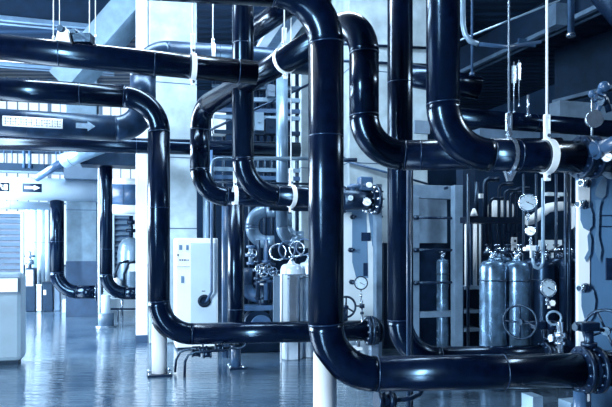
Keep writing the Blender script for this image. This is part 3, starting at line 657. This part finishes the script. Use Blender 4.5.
# steel clutter under it
t = thing('floor_bracket', 'white steel bracket on the floor beneath the lower coupling', 'bracket', Vector((P(355, 0, 7.9).x, 7.9, 0)))
MB().box(Vector((P(352, 0, 7.95).x, 7.95, .2)), .12, .08, .02).box(Vector((P(352, 0, 7.95).x, 7.95, .01)), .15, .1, .01).obj('plates', 'white', t)
MB().cyl(Vector((P(346, 0, 7.95).x, 7.95, 0)), Vector((P(346, 0, 7.95).x, 7.95, .33)), .03).cyl(Vector((P(358, 0, 7.95).x, 7.95, 0)), Vector((P(358, 0, 7.95).x, 7.95, .33)), .03).obj('bracket_posts', 'steel', t)
# slim pipes beside middle riser
pipe('thin_steel_pipe', 'slim steel pipe standing right of the middle riser', [P(408.5, 168, 5.7), P(408.5, H0 + EYE / 5.7 * F, 5.7)], .02, m='mid_pipe', cat='pipe', bands=False)
pipe('thin_steel_pipe', 'very thin black pipe just right of the slim steel pipe', [P(412, 168, 5.75), P(412, H0 + EYE / 5.75 * F, 5.75)], .012, m='cast', cat='pipe', bands=False)
for y, lb in ((46, 'upper'), (63, 'lower')):
    tag(MB().cyl(P(342, y - 2, 9.56), P(428, y + 2, 9.93), .022, 10).obj('thin_horizontal_pipe', 'cast'), lb + ' thin dark line across the wide concrete column', 'pipe')
tag(MB().cyl(P(342, 160, 9.55), P(428, 184, 9.93), .018, 10).obj('thin_horizontal_pipe', 'mid_pipe'), 'thin inclined pipe on the wide column above the exchanger', 'pipe')
tag(MB().cyl(P(335, 160, 8.6), P(357, 160, 8.6), .03, 10).obj('wall_stub_pipe', 'cast'), 'short black stub pipe right of the front riser', 'pipe')
m_, c_, h_ = boxpx(415, 430, 120, 133, 9.55, .05); tag(m_.obj('wall_plate', 'frame'), 'darker blue plate on the wide column beside the right riser', 'plate')
m_, c_, h_ = boxpx(463, 475, 165, 349, 9.2, .2); tag(m_.obj('dark_cabinet', 'dark'), 'narrow dark cabinet under the upper right pipe', 'cabinet')

# ================= CENTRE BACKGROUND (between 245 and 312)
pipe('pale_riser_pipe', 'grey vertical pipe behind the slanting pipe left of the narrow column', [P(282, 70, 9.0), P(282, 236, 9.0), P(300, 243, 9.0)], .088, m='bend', R=.2, cat='pipe', band_m='mid_pipe')
pipe('pale_bend_pipe', 'grey C-shaped pipe bend beside the lower vertical pipe', [P(284, 211, 9.3), P(252, 211, 9.3), P(252, 242, 9.3), P(274, 242, 9.3)], .1, m='bend', R=.22, cat='pipe', band_m='mid_pipe')
pipe('pale_bend_pipe', 'large grey vertical pipe loop with flange right of the C-shaped bend', [P(284, 214, 9.6), P(284, 239, 9.6), P(304, 239, 9.6)], .13, m='bend', R=.2, cat='pipe', band_m='mid_pipe')
tag(MB().box(P(290, 209, 8.9), .32, .05, .03).obj('flange_plate', 'cast'), 'dark flat flange plate beneath the horizontal run left of the riser', 'plate')
tag(MB().tube([P(212, 196, 8.6), P(212, 166, 8.6), P(214, 160, 8.6), P(218, 158.5, 8.6), P(345, 158.5, 8.9)], .028, 12).obj('thin_pipe_run', 'pale_pipe'), 'thin pale pipe turning right behind the vertical pipes', 'pipe')
tag(MB().cyl(P(214, 182, 8.7), P(310, 184, 8.9), .018, 10).obj('thin_pipe_run', 'cast'), 'thin dark pipe just above the double bend', 'pipe')
tag(MB().cyl(P(210, 130, 9.0), P(310, 84, 9.2), .02, 10).obj('thin_pipe_run', 'cast'), 'thin dark pipe inclined behind the slanting pipe', 'pipe')
random.seed(11)
# pipe rack behind
t = thing('pipe_rack', 'dark steel rack of shelves and uprights behind the vertical pipes', 'rack', Vector((P(270, 0, 11).x, 11, 0)))
for px in (214, 224, 250, 258, 265, 272, 297): MB().cyl(Vector((P(px, 0, 10.8).x, 10.8, 0)), P(px, 72, 10.8), .035, 8).obj('rack_upright', 'cast', t)
for y, mm in ((88, 'cast'), (100, 'pale_pipe'), (111, 'mid_pipe'), (118, 'pale_pipe'), (133, 'cast'), (170, 'pale_pipe'), (178, 'mid_pipe'), (196, 'cast')): MB().span(P(212, y - 1, 10.6), P(300, y + 1, 10.8), .05, .035).obj('rack_shelf', mm, t)
for (x0, x1, y0, y1, mm, lb) in ((255, 264, 112, 130, 'pale_pipe', 'pale box on the rack behind the vertical pipe'), (266, 276, 118, 133, 'dark', 'black box on the rack beside the pale box'), (268, 275, 84, 96, 'louvre', 'small pale box high on the rack'), (213, 226, 112, 134, 'white', 'white box on the rack left of the vertical pipe')):
    m_, c_, h_ = boxpx(x0, x1, y0, y1, 10.55, .2); m_.disc(c_ - YR * .11, YR, .03, .02); tag(m_.obj('equipment_box', mm), lb, 'box')
# machinery block
def pump(label, px, D, s=1., m='dark'):
    a = P(px, 0, D); a.z = 0; t = thing('circulation_pump', label, 'pump', a, 'circulation pumps')
    MB().box(a + UP * .08 * s, .28 * s, .2 * s, .08 * s, bev=.01).obj('pump_base', 'dark', t)
    MB().cyl(a + UP * .38 * s - YR * .12 * s, a + UP * .38 * s + YR * .12 * s, .2 * s, 28).obj('volute', m, t)
    MB().cyl(a + UP * .38 * s - YR * .12 * s, a + UP * .38 * s - YR * .3 * s, .1 * s).disc(a + UP * .38 * s - YR * .3 * s, YR, .15 * s, .03).obj('inlet_flange', 'mid_pipe', t)
    MB().cyl(a + UP * .5 * s + XR * .1, a + UP * .95 * s + XR * .1, .08 * s).disc(a + UP * .95 * s + XR * .1, UP, .14 * s, .04).disc(a + UP * .75 * s + XR * .1, UP, .13 * s, .04).obj('outlet', 'cast', t)
    MB().lathe(a + UP * .38 * s + XR * .1 * s, [(.13 * s, 0), (.14 * s, .05), (.14 * s, .4 * s), (.1 * s, .45 * s)], axis=YR).obj('motor', 'dark', t)
    return t
pump('dark pump on the floor left of the white gas cylinders', 257, 9.0, 1.05)
pump('dark pump behind the cylinders near the lower vertical pipe', 272, 10.0, 1.2)
pump('dark pump deep in shadow under the steel frame', 436, 10.4, .9)
for i, (px, y0, y1, mm) in enumerate(((251, 248, 262, 'pale_pipe'), (258, 240, 300, 'cast'), (266, 240, 300, 'mid_pipe'), (262, 262, 285, 'white'), (271, 245, 300, 'cast'))):
    t = thing('vertical_valve', ('pale', 'black tall', 'blue grey tall', 'bright white', 'second black tall')[i] + ' valve column in the machinery left of the white cylinders', 'valve', P(px, y1, 8.7))
    MB().cyl(P(px, y1, 8.7), P(px, y0, 8.7), .035, 14).obj('valve_stem', mm, t)
    q = P(px, (y0 + y1) / 2, 8.68); MB().disc(q, UP, .085, .05).disc(q + UP * .12, UP, .065, .04).disc(q - UP * .12, UP, .065, .04).obj('valve_body', 'cast' if i % 2 else 'mid_pipe', t)
    wheel(t, q - YR * .12 + UP * .02, YR, .06, .008, m='steel', spokes=3)
pipe('mid_elbow_pipe', 'grey elbow pipe low in the machinery left of the white cylinders', [P(246, 268, 9.1), P(246, 296, 9.1), P(266, 296, 9.1)], .1, m='mid_pipe', R=.18, cat='pipe')
m_, c_, h_ = boxpx(244, 275, 306, 311, 8.8, .3); tag(m_.obj('drip_tray', 'mid_pipe'), 'long grey drip tray above the left loop run', 'tray')
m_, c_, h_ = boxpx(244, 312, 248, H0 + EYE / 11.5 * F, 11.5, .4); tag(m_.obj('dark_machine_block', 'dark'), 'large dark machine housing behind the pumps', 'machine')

# ================= GAS CYLINDERS
def bottle(label, px, D, r, ztop, m='bottle', group='gas cylinders'):
    a = P(px, 0, D); a.z = 0; t = thing('gas_cylinder', label, 'gas cylinder', a, group)
    MB().lathe(a, [(r * .9, 0), (r, .02), (r, ztop - r * .75), (r * .97, ztop - r * .48), (r * .88, ztop - r * .27), (r * .70, ztop - r * .11), (r * .42, ztop - .01), (r * .28, ztop + .01), (r * .28, ztop + .025)], 32).obj('cylinder_body', m, t)
    v_ = MB().cyl(a + UP * (ztop + .02), a + UP * (ztop + .08), .022, 12).cyl(a + UP * (ztop + .06), a + UP * (ztop + .06) - YR * .07, .014, 10).disc(a + UP * (ztop + .03), UP, .036, .025, 6).obj('cylinder_valve', 'steel', t)
    MB().disc(a + UP * (ztop + .085), UP, .045, .018, 16).obj('valve_knob', 'chrome', v_)
    MB().tube([a + UP * (ztop * .84) + (XR * math.cos(k * math.pi / 16) + YR * math.sin(k * math.pi / 16)) * (r + .004) for k in range(32)], .007, 8, closed=True).obj('retaining_chain', 'cast', t)
    return t
bottle('leftmost of the large gas cylinders behind the bottom pipe', 492.5, 6.5, .138, 1.395)
bottle('second large gas cylinder, directly behind the left handwheel', 516.5, 6.6, .138, 1.385)
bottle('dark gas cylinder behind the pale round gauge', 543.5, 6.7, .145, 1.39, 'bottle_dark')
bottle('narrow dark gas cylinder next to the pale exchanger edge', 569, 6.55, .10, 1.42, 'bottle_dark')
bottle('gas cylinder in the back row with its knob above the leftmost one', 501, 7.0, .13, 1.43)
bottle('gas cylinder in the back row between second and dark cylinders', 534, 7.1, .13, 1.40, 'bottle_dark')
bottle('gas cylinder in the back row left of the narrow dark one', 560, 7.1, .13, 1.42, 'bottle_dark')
bottle('slim grey gas cylinder standing inside the steel frame', 442.5, 8.6, .085, 1.38, 'bottle')
# white cylinders: back left
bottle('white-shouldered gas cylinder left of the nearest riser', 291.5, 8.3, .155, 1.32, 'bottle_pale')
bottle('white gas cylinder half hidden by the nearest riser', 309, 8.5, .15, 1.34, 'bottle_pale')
t = thing('cylinder_rack', 'steel guard panel holding the white gas cylinders', 'rack', Vector((P(285, 0, 8.0).x, 8.0, 0)))
for (x0, x1, mm) in ((273.5, 280, 'louvre'), (281, 287.5, 'plate'), (289.5, 299, 'steel')): m_, c_, h_ = boxpx(x0, x1, 275, 322, 8.0, .02); m_.obj('guard_panel', mm, t)
MB().span(P(273, 275, 7.98), P(312, 275, 8.2), .012).obj('guard_rail', 'steel', t); MB().cyl(Vector((P(281, 0, 7.98).x, 7.98, 0)), P(281, 274, 7.98), .012).obj('guard_post', 'white', t)
MB().cyl(Vector((P(299, 0, 8.0).x, 8.0, 0)), P(299, 276, 8.0), .014).obj('guard_post', 'cast', t)
for i, (px, py, r_) in enumerate(((278, 252, .11), (287, 250, .12), (297, 249, .1), (304, 247, .11))):
    tag(MB().ring(P(px, py, 8.15), Vector((random.uniform(-.6, .6), -1, random.uniform(-.2, .4))), r_, .011, 36, 8).obj('coiled_hose', 'mid_pipe' if i % 2 else 'steel'), ('leftmost', 'second', 'third', 'rightmost')[i] + ' coiled tube loop above the white gas cylinders', 'hose', 'coiled tubes')
# small slab detail
# ================= RIGHT BACKGROUND
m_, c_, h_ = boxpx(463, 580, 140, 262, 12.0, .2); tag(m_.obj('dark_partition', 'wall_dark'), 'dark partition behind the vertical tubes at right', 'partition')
t = thing('horizontal_tank', 'small white horizontal tank behind black vertical tubes', 'tank', P(508, 222, 9.2))
c1 = P(492, 210.5, 9.2); c2 = P(512, 210.5, 9.4); MB().lathe(c1, [(.02, -.05), (.12, -.02), (.16, .03), (.16, .27), (.12, .32), (.02, .35)], axis=XR).obj('tank_shell', 'white', t)
for s_ in (.06, .24): MB().box(Vector((c1.x, c1.y, (c1.z - .14) / 2)) + XR * s_, .015, .03, (c1.z - .14) / 2).obj('stand_leg', 'dark', t)
t = thing('tube_bundle', 'row of black vertical tubes with bent tops left of the large gauge', 'tubes', P(500, 256, 8.2))
for i, (px, yt, yb) in enumerate(((485, 181, 256), (490, 200, 256), (499, 186, 256), (505, 192, 256), (510.5, 194, 256), (515.5, 190, 256))):
    pts = [P(px, yb, 8.2), P(px, yt + 3, 8.2), P(px + 1, yt, 8.2), P(px + 4, yt - 2, 8.2), P(px + 14, yt - 2, 8.2)]; MB().tube(pts, (.035 if i == 0 else .022), 10).obj('tube', 'cast', t)
for y in (232, 240, 246): MB().span(P(504, y, 8.15), P(520, y, 8.2), .012).obj('cross_bar', 'cast', t)
t = thing('black_channel', 'thick black channel across the vertical tubes at right', 'beam', P(464, 223, 7.9)); MB().span(P(463, 220, 7.9), P(519, 220.5, 8.1), .08, .04).obj('channel_bar', 'cast', t)
MB().cyl(P(476, 223, 8.1), P(477, 182, 8.1), .03).obj('channel_hanger', 'cast', t)
for i, (px, r_, mm) in enumerate(((465.5, .02, 'white'), (469.5, .025, 'mid_pipe'), (475, .04, 'white'), (480, .022, 'plate'))):
    tag(MB().cyl(P(px, 286, 8.9), P(px, 224, 8.9), r_ * .75, 18).obj('polished_tube', mm), ('leftmost', 'second', 'third', 'rightmost')[i] + ' polished vertical tube under the black channel', 'tube', 'polished tubes')
m_, c_, h_ = boxpx(463, 482, 286, 290, 8.8, .3); m_.b.free(); t = thing('shelf_rack', 'steel shelves between the frame and the first gas cylinder', 'shelf', Vector((c_.x, c_.y, 0)))
for dz in (0, -.35, -.62): MB().box(c_ + UP * dz, h_[0], .15, .025).obj('shelf_board', 'frame', t)
for s_ in (-1, 1): MB().box(Vector((c_.x, c_.y, c_.z / 2)) + XR * s_ * h_[0], .015, .15, c_.z / 2 + .02).obj('rack_upright', 'dark', t)
m_, c_, h_ = boxpx(463, 482, 292, H0 + EYE / 9.6 * F, 9.6, .3); tag(m_.obj('dark_cabinet', 'dark'), 'black cabinet behind the steel shelves', 'cabinet')
MB_ = MB().tube([P(526, 221, 8.6), P(534, 219, 8.6), P(541, 213, 8.6), P(548, 208, 8.6), P(556, 206.5, 8.7), P(566, 206, 9.2), P(572, 207, 12.1)], .07, 16); tag(MB_.obj('pale_curved_pipe', 'white'), 'bright white curved pipe right of the large gauge', 'pipe')
MB_ = MB().span(P(546, 194, 8.9), P(569, 194.5, 9.0), .03, .025).span(P(558, 196, 9.0), P(558, 196, 12.05), .02); tag(MB_.obj('pale_bar', 'plate'), 'pale horizontal bar above the white curved pipe', 'bar')
tag(MB().poly([P(570, 208, 8.8), P(578, 205, 8.8), P(580, 222, 8.8), P(572, 229, 8.8)], .1, (0, 1, 0)).span(P(575, 220, 8.8), P(575, 238, 12.05), .02).obj('white_gusset', 'white'), 'white gusset plate left of the exchanger edge', 'gusset')
tag(MB().poly([P(541, 240, 8.5), P(562, 240, 8.5), P(562, 245, 8.5), P(545, 252, 8.5), P(541, 250, 8.5)], .1, (0, 1, 0)).cyl(P(552, 245, 8.56), Vector((P(552, 0, 8.56).x, 8.56, 0)), .02).obj('wedge_bracket', 'plate'), 'pale wedge bracket above the gas cylinders', 'bracket')
t = thing('sight_tube', 'pale U-shaped tube hanging between gauge and gas cylinders', 'tube', P(540, 270, 6.2)); MB().tube([P(533, 250, 6.2), P(533, 262, 6.2), P(535, 267, 6.2), P(538, 268.5, 6.2), P(541, 267, 6.2), P(543, 262, 6.2), P(543, 178, 6.2)], .018, 12).obj('bent_tube', 'pale_pipe', t)
for px, lb in ((565.5, 'left'), (569.5, 'right')): tag(MB().cyl(P(px, 340, 6.3), P(px, 172, 6.3), .018, 12).obj('thin_vertical_pipe', 'cast'), lb + ' thin black pipe of the pair dropping from the upper right pipe', 'pipe')
gauge('large dial gauge with silver rim below the upper right pipe', P(528, 202.5, 6.1), .09, stem=.1)
gauge('small bright gauge below the large silver-rimmed one', P(530.5, 231, 6.1), .05, dial='dial_white', stem=.1)
gauge('pale round gauge in front of the dark gas cylinder', P(548.5, 288, 5.7), .083, face=(.25, -1, .1), rim='steel', stem=.08)
t = thing('needle_valve', 'small bright valve beneath the small gauge', 'valve', P(531, 252, 6.1)); MB().box(P(531, 248, 6.1), .035, .03, .025).disc(P(526, 249, 6.1), XR, .02, .05).cyl(P(531, 240, 6.15), P(531, 258, 6.15), .012).obj('valve_body', 'strap', t); MB().disc(P(537, 248, 6.1), XR, .03, .02).obj('valve_knob', 'chrome', t)
for i, (px, py) in enumerate(((514, 241), (514, 249))):
    q = P(px, py, 8.0); m_ = MB().box(q, .035, .02, .05, bev=.004); o = m_.obj('switch_box', 'label'); tag(o, ('upper', 'lower') [i] + ' small white switch box behind the vertical tubes', 'switch'); MB().disc(q - YR * .022, YR, .016, .01).obj('switch_knob', 'ink', o)
t = thing('small_lamp_fitting', 'small bright fitting on the black channel', 'fitting', P(474, 217, 7.9)); MB().lathe(P(474, 216, 7.85), [(.05, 0), (.04, .04), (.015, .1)], 14).obj('fitting_cone', 'strap', t); MB().box(P(481, 196, 8), .025, .02, .03).obj('fitting_tag', 'label', t)
tag(MB().disc(P(552.5, 303, 5.75), (0, 1, 0), .03, .01, 7).box(P(549, 307, 5.75), .012, .005, .012).obj('paper_tag', 'label'), 'torn white tag under the pale round gauge', 'tag')

# right exchanger end
D = 5.7
t = thing('plate_heat_exchanger', 'tall blue heat exchanger with pale edge at the right border', 'heat exchanger', Vector((P(600, 0, D).x, D + .3, 0)))
ax2 = (Vector((1, 0, 0)), Vector((0, 1, 0)), UP)
m_, c_, h_ = boxpx(578.5, 640, 176, H0 + EYE / D * F, D, .08, .01, ax2); m_.obj('end_plate', 'plate_blue', t)
m_, c3, h3 = boxpx(578, 590, 180, H0 + EYE / D * F, D - .03, .05, .004, ax2); m_.obj('edge_strip', 'white', t)
MB().box(c_ + Vector((.18, .16, 0)), h_[0] * .4, .12, h_[2] * .9, ax2).obj('plate_pack', 'dark', t)
def ff(px, py, o=.004): q = P(px, py, D - .03); return q - Vector((0, o, 0))
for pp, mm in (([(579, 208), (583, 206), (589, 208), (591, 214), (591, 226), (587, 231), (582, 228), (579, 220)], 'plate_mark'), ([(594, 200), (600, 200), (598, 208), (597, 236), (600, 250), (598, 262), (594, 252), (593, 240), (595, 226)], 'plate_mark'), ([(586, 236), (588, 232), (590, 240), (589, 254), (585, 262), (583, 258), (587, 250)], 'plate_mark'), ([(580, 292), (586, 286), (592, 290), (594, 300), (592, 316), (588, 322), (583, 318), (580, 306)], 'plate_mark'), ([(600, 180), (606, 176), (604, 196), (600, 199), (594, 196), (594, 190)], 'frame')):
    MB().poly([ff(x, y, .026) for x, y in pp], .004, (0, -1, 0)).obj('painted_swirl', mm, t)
for x0, x1, y0, y1 in ((600, 640, 215, 216), (606, 640, 258, 280), (600, 640, 226, 227)):
    a_, b_ = P(x0, y0, D - .01), P(x1, y1, D - .01); MB().box((a_ + b_) / 2, abs(b_.x - a_.x) / 2, .012, abs(a_.z - b_.z) / 2, ax2).obj('name_plate', 'band', t)
for px, py in ((581, 204.5), (582.5, 288), (584, 183)):
    q = P(px, py, D - .06); nb = MB().disc(q - Vector((.02, .02, 0)), (1, .4, 0), .038, .05, 6).obj('tie_nut', 'steel', t); MB().cyl(q - Vector((.05, .03, 0)), q + Vector((.05, .03, 0)), .024, 12).disc(q + Vector((.03, 0, 0)), (1, .4, 0), .045, .02, 16).obj('tie_bolt', 'cast', nb)
# bottom right: butterfly valves with gearboxes and handwheels
def coupling(t, c, ax, R, n=12):
    ax = Vector(ax).normalized()
    for s_ in (-1, 1):
        f_ = MB().disc(c + ax * s_ * .055, ax, R, .035, 36).obj('flange', 'cast', t); b = MB(); _, u, v = frame_of(ax)
        for k in range(n): a = 2 * math.pi * k / n + .1; e = c + ax * s_ * .055 + (u * math.cos(a) + v * math.sin(a)) * R * .86; b.cyl(e - ax * .035, e + ax * .035, .013, 6)
        b.obj('flange_bolts', 'band', f_)
    MB().disc(c, ax, R * .86, .08, 36).obj('valve_ring', 'cast', t)
fa = (P(*end) - P(326, 375, A4)).normalized()
t = thing('butterfly_valve', 'flanged butterfly valve with large handwheel at bottom right', 'valve', P(586, 395, 4.75))
cv = P(*end) + fa * .09; coupling(t, cv, fa, .185)
MB().cyl(cv + UP * .15, cv + UP * .30, .035).disc(cv + UP * .2, UP, .06, .03).obj('valve_stem', 'cast', t)
MB().box(cv + UP * .34 + XR * -.02, .085, .05, .035, bev=.01).disc(cv + UP * .34 - XR * .12, XR, .03, .03).obj('gearbox', 'cast', t)
wc = P(606, 331, 4.72); MB().cyl(cv + UP * .34, wc, .016).obj('gear_shaft', 'cast', t); wheel(t, wc, Vector((-.75, -1, 0)), .165, .012, spokes=4)
pipe('insulated_pipe', 'black pipe continuing right from the flanged butterfly valve', [cv + fa * .07, cv + fa * .8], .133)
t = thing('butterfly_valve', 'farther butterfly valve with handwheel before the gas cylinders', 'valve', P(545, 352, 5.9))
be = P(*level((400, 360, 6.2), 566, 357)); bd = (be - P(400, 360, 6.2)).normalized(); cw = P(549, 357.5, 6.3)
coupling(t, cw, bd, .17)
MB().cyl(cw + UP * .12, cw + UP * .33, .04).disc(cw + UP * .2, UP, .065, .03).cyl(cw + UP * .12 + XR * .06, cw + UP * .3 + XR * .06, .015).cyl(cw + UP * .12 - XR * .06, cw + UP * .3 - XR * .06, .015).obj('valve_stem', 'cast', t)
MB().box(P(542, 325, 6.1), .1, .05, .04, bev=.01).disc(P(552, 325, 6.05), UP, .05, .09).obj('gearbox', 'cast', t)
MB().cyl(P(540, 324, 6.1), P(520, 322, 5.95), .016).obj('gear_shaft', 'steel', t); wheel(t, P(520, 322, 5.95), Vector((-.8, -1, 0)), .165, .012, spokes=4, ph=0)
tag(MB().ring(P(554, 318, 5.9), Vector((-.3, -1, 0)), .065, .012, 32, 8).obj('ring_handle', 'pale_pipe'), 'small pale ring handle above the farther butterfly valve', 'handle')
t = thing('drain_cock', 'small steel valve column between the two butterfly valves', 'valve', P(560, 345, 5.8)); MB().cyl(P(560, 352, 5.8), P(560, 322, 5.8), .03).disc(P(560, 335, 5.8), UP, .055, .05).disc(P(560, 343, 5.8), UP, .05, .03).cyl(P(560, 338, 5.8), P(552, 338, 5.7), .02).obj('valve_body', 'steel', t)
MB().disc(P(551, 338, 5.7), XR, .035, .02).obj('valve_knob', 'chrome', t)
# manifold over the gas cylinders
t = thing('gas_manifold', 'dark manifold pipe with small valves just above the gas cylinders', 'manifold', P(520, 252, 6.85))
MB().cyl(P(484, 252.5, 6.8), P(574, 251, 7.0), .016, 10).obj('manifold_pipe', 'cast', t)
for k, px in enumerate((488, 497, 508, 519, 530, 545, 556, 566)):
    q = P(px, 252, 6.82); v_ = MB().cyl(q, q + UP * .07, .014, 8).disc(q + UP * .02, UP, .03, .03, 6).obj('manifold_valve', 'cast' if k % 3 else 'steel', t); MB().disc(q + UP * .08, UP, .034, .014, 14).obj('valve_knob', 'steel' if k % 2 else 'cast', v_)
    MB().tube([q, q - YR * .06 - UP * .02, q - YR * .1 - UP * .09], .008, 8).obj('pigtail', 'cast', t)
# thin upright lines in the shadowed bay
for px, D_, r_, lb in ((468, 7.6, .02, 'thin upright black pipe at the left edge of the shadowed bay'), (523.5, 7.8, .018, 'thin upright black pipe left of the large dial gauge'), (536, 7.8, .018, 'thin upright black pipe right of the small bright gauge'), (556, 7.8, .02, 'thin upright black pipe left of the twin black drops')):
    tag(MB().cyl(Vector((P(px, 0, D_).x, D_, 0)), P(px, 174, D_), r_, 10).obj('thin_vertical_pipe', 'cast'), lb, 'pipe')
# upper right end of pipe: coupling + valve
ra = (P(*e2) - P(443, 154, 4.8)).normalized(); cu = P(*e2) + ra * .09
t = thing('butterfly_valve', 'black flanged valve at the end of the upper right pipe', 'valve', cu - UP * .2); coupling(t, cu, ra, .18)
MB().tube([cu + ra * .05, cu + ra * .25], .12).disc(cu + ra * .26, ra, .18, .04).obj('valve_outlet', 'cast', t)
MB().cyl(P(592, 151, 4.8), P(630, 137, 4.6), .055).disc(P(596, 150, 4.78), (1, 0, .3), .075, .03).obj('lever_arm', 'mid_pipe', t)
gauge('small gauge at the right border beside the upper flange', P(607, 157, 4.75), .04, dial='dial_white', rim='cast', stem=0)
t = thing('small_valve', 'cluster of small steel valves above the upper right flange', 'valve', P(596, 128, 6.2))
MB().disc(P(594, 119, 6.2), (0, 1, 0), .09, .05).obj('round_cap', 'steel', t)
MB().tube([P(594, 119, 6.3), P(599, 106, 6.3), P(597, 96, 6.3), P(602, 88, 6.3)], .035, 12).disc(P(600, 98, 6.25), UP, .06, .06).sphere(P(604, 87, 6.3), .06).sphere(P(592, 94, 6.3), .04).obj('valve_body', 'mid_pipe', t)
MB().cyl(P(592, 94, 6.3), P(592, 150, 6.3), .012).obj('drain_tube', 'steel', t)
MB().tube([P(596, 96, 6.2), P(606, 100, 6.2), P(609, 112, 6.2)], .03).disc(P(603, 101, 6.2), XR, .05, .05).obj('valve_body', 'cast', t)
m_, c_, h_ = boxpx(560, 615, 100, 146, 11.0, .3); tag(m_.obj('pale_wall_unit', 'frame'), 'pale blue wall unit behind the upper right pipes', 'cabinet')
m_, c_, h_ = boxpx(480, 540, 128, 142, 11.0, .3); tag(m_.obj('pale_wall_unit', 'beam'), 'long low blue wall unit seen above the upper right pipe', 'cabinet')
t = thing('pipe_clamp', 'dark clamp bracket hanging under the upper right pipe', 'clamp', P(508, 186, 5.0))
MB().poly([P(505, 170, 4.85), P(508, 181, 4.85), P(512, 181, 4.85), P(517, 171, 4.85), P(514, 170, 4.85), P(510, 177, 4.85)], .04, (0, 1, 0)).obj('clamp_strap', 'steel', t)
# floor blocks bottom right
m_, c_, h_ = boxpx(533, 543, 397, 425, 4.9, .15); tag(m_.obj('floor_block', 'pale_pipe'), 'pale small block at the bottom edge, right of centre', 'block')
m_, c_, h_ = boxpx(571, 590, 403, 425, 4.8, .15); tag(m_.obj('floor_block', 'pale_pipe'), 'pale wider block at the bottom edge under the flanged valve', 'block')
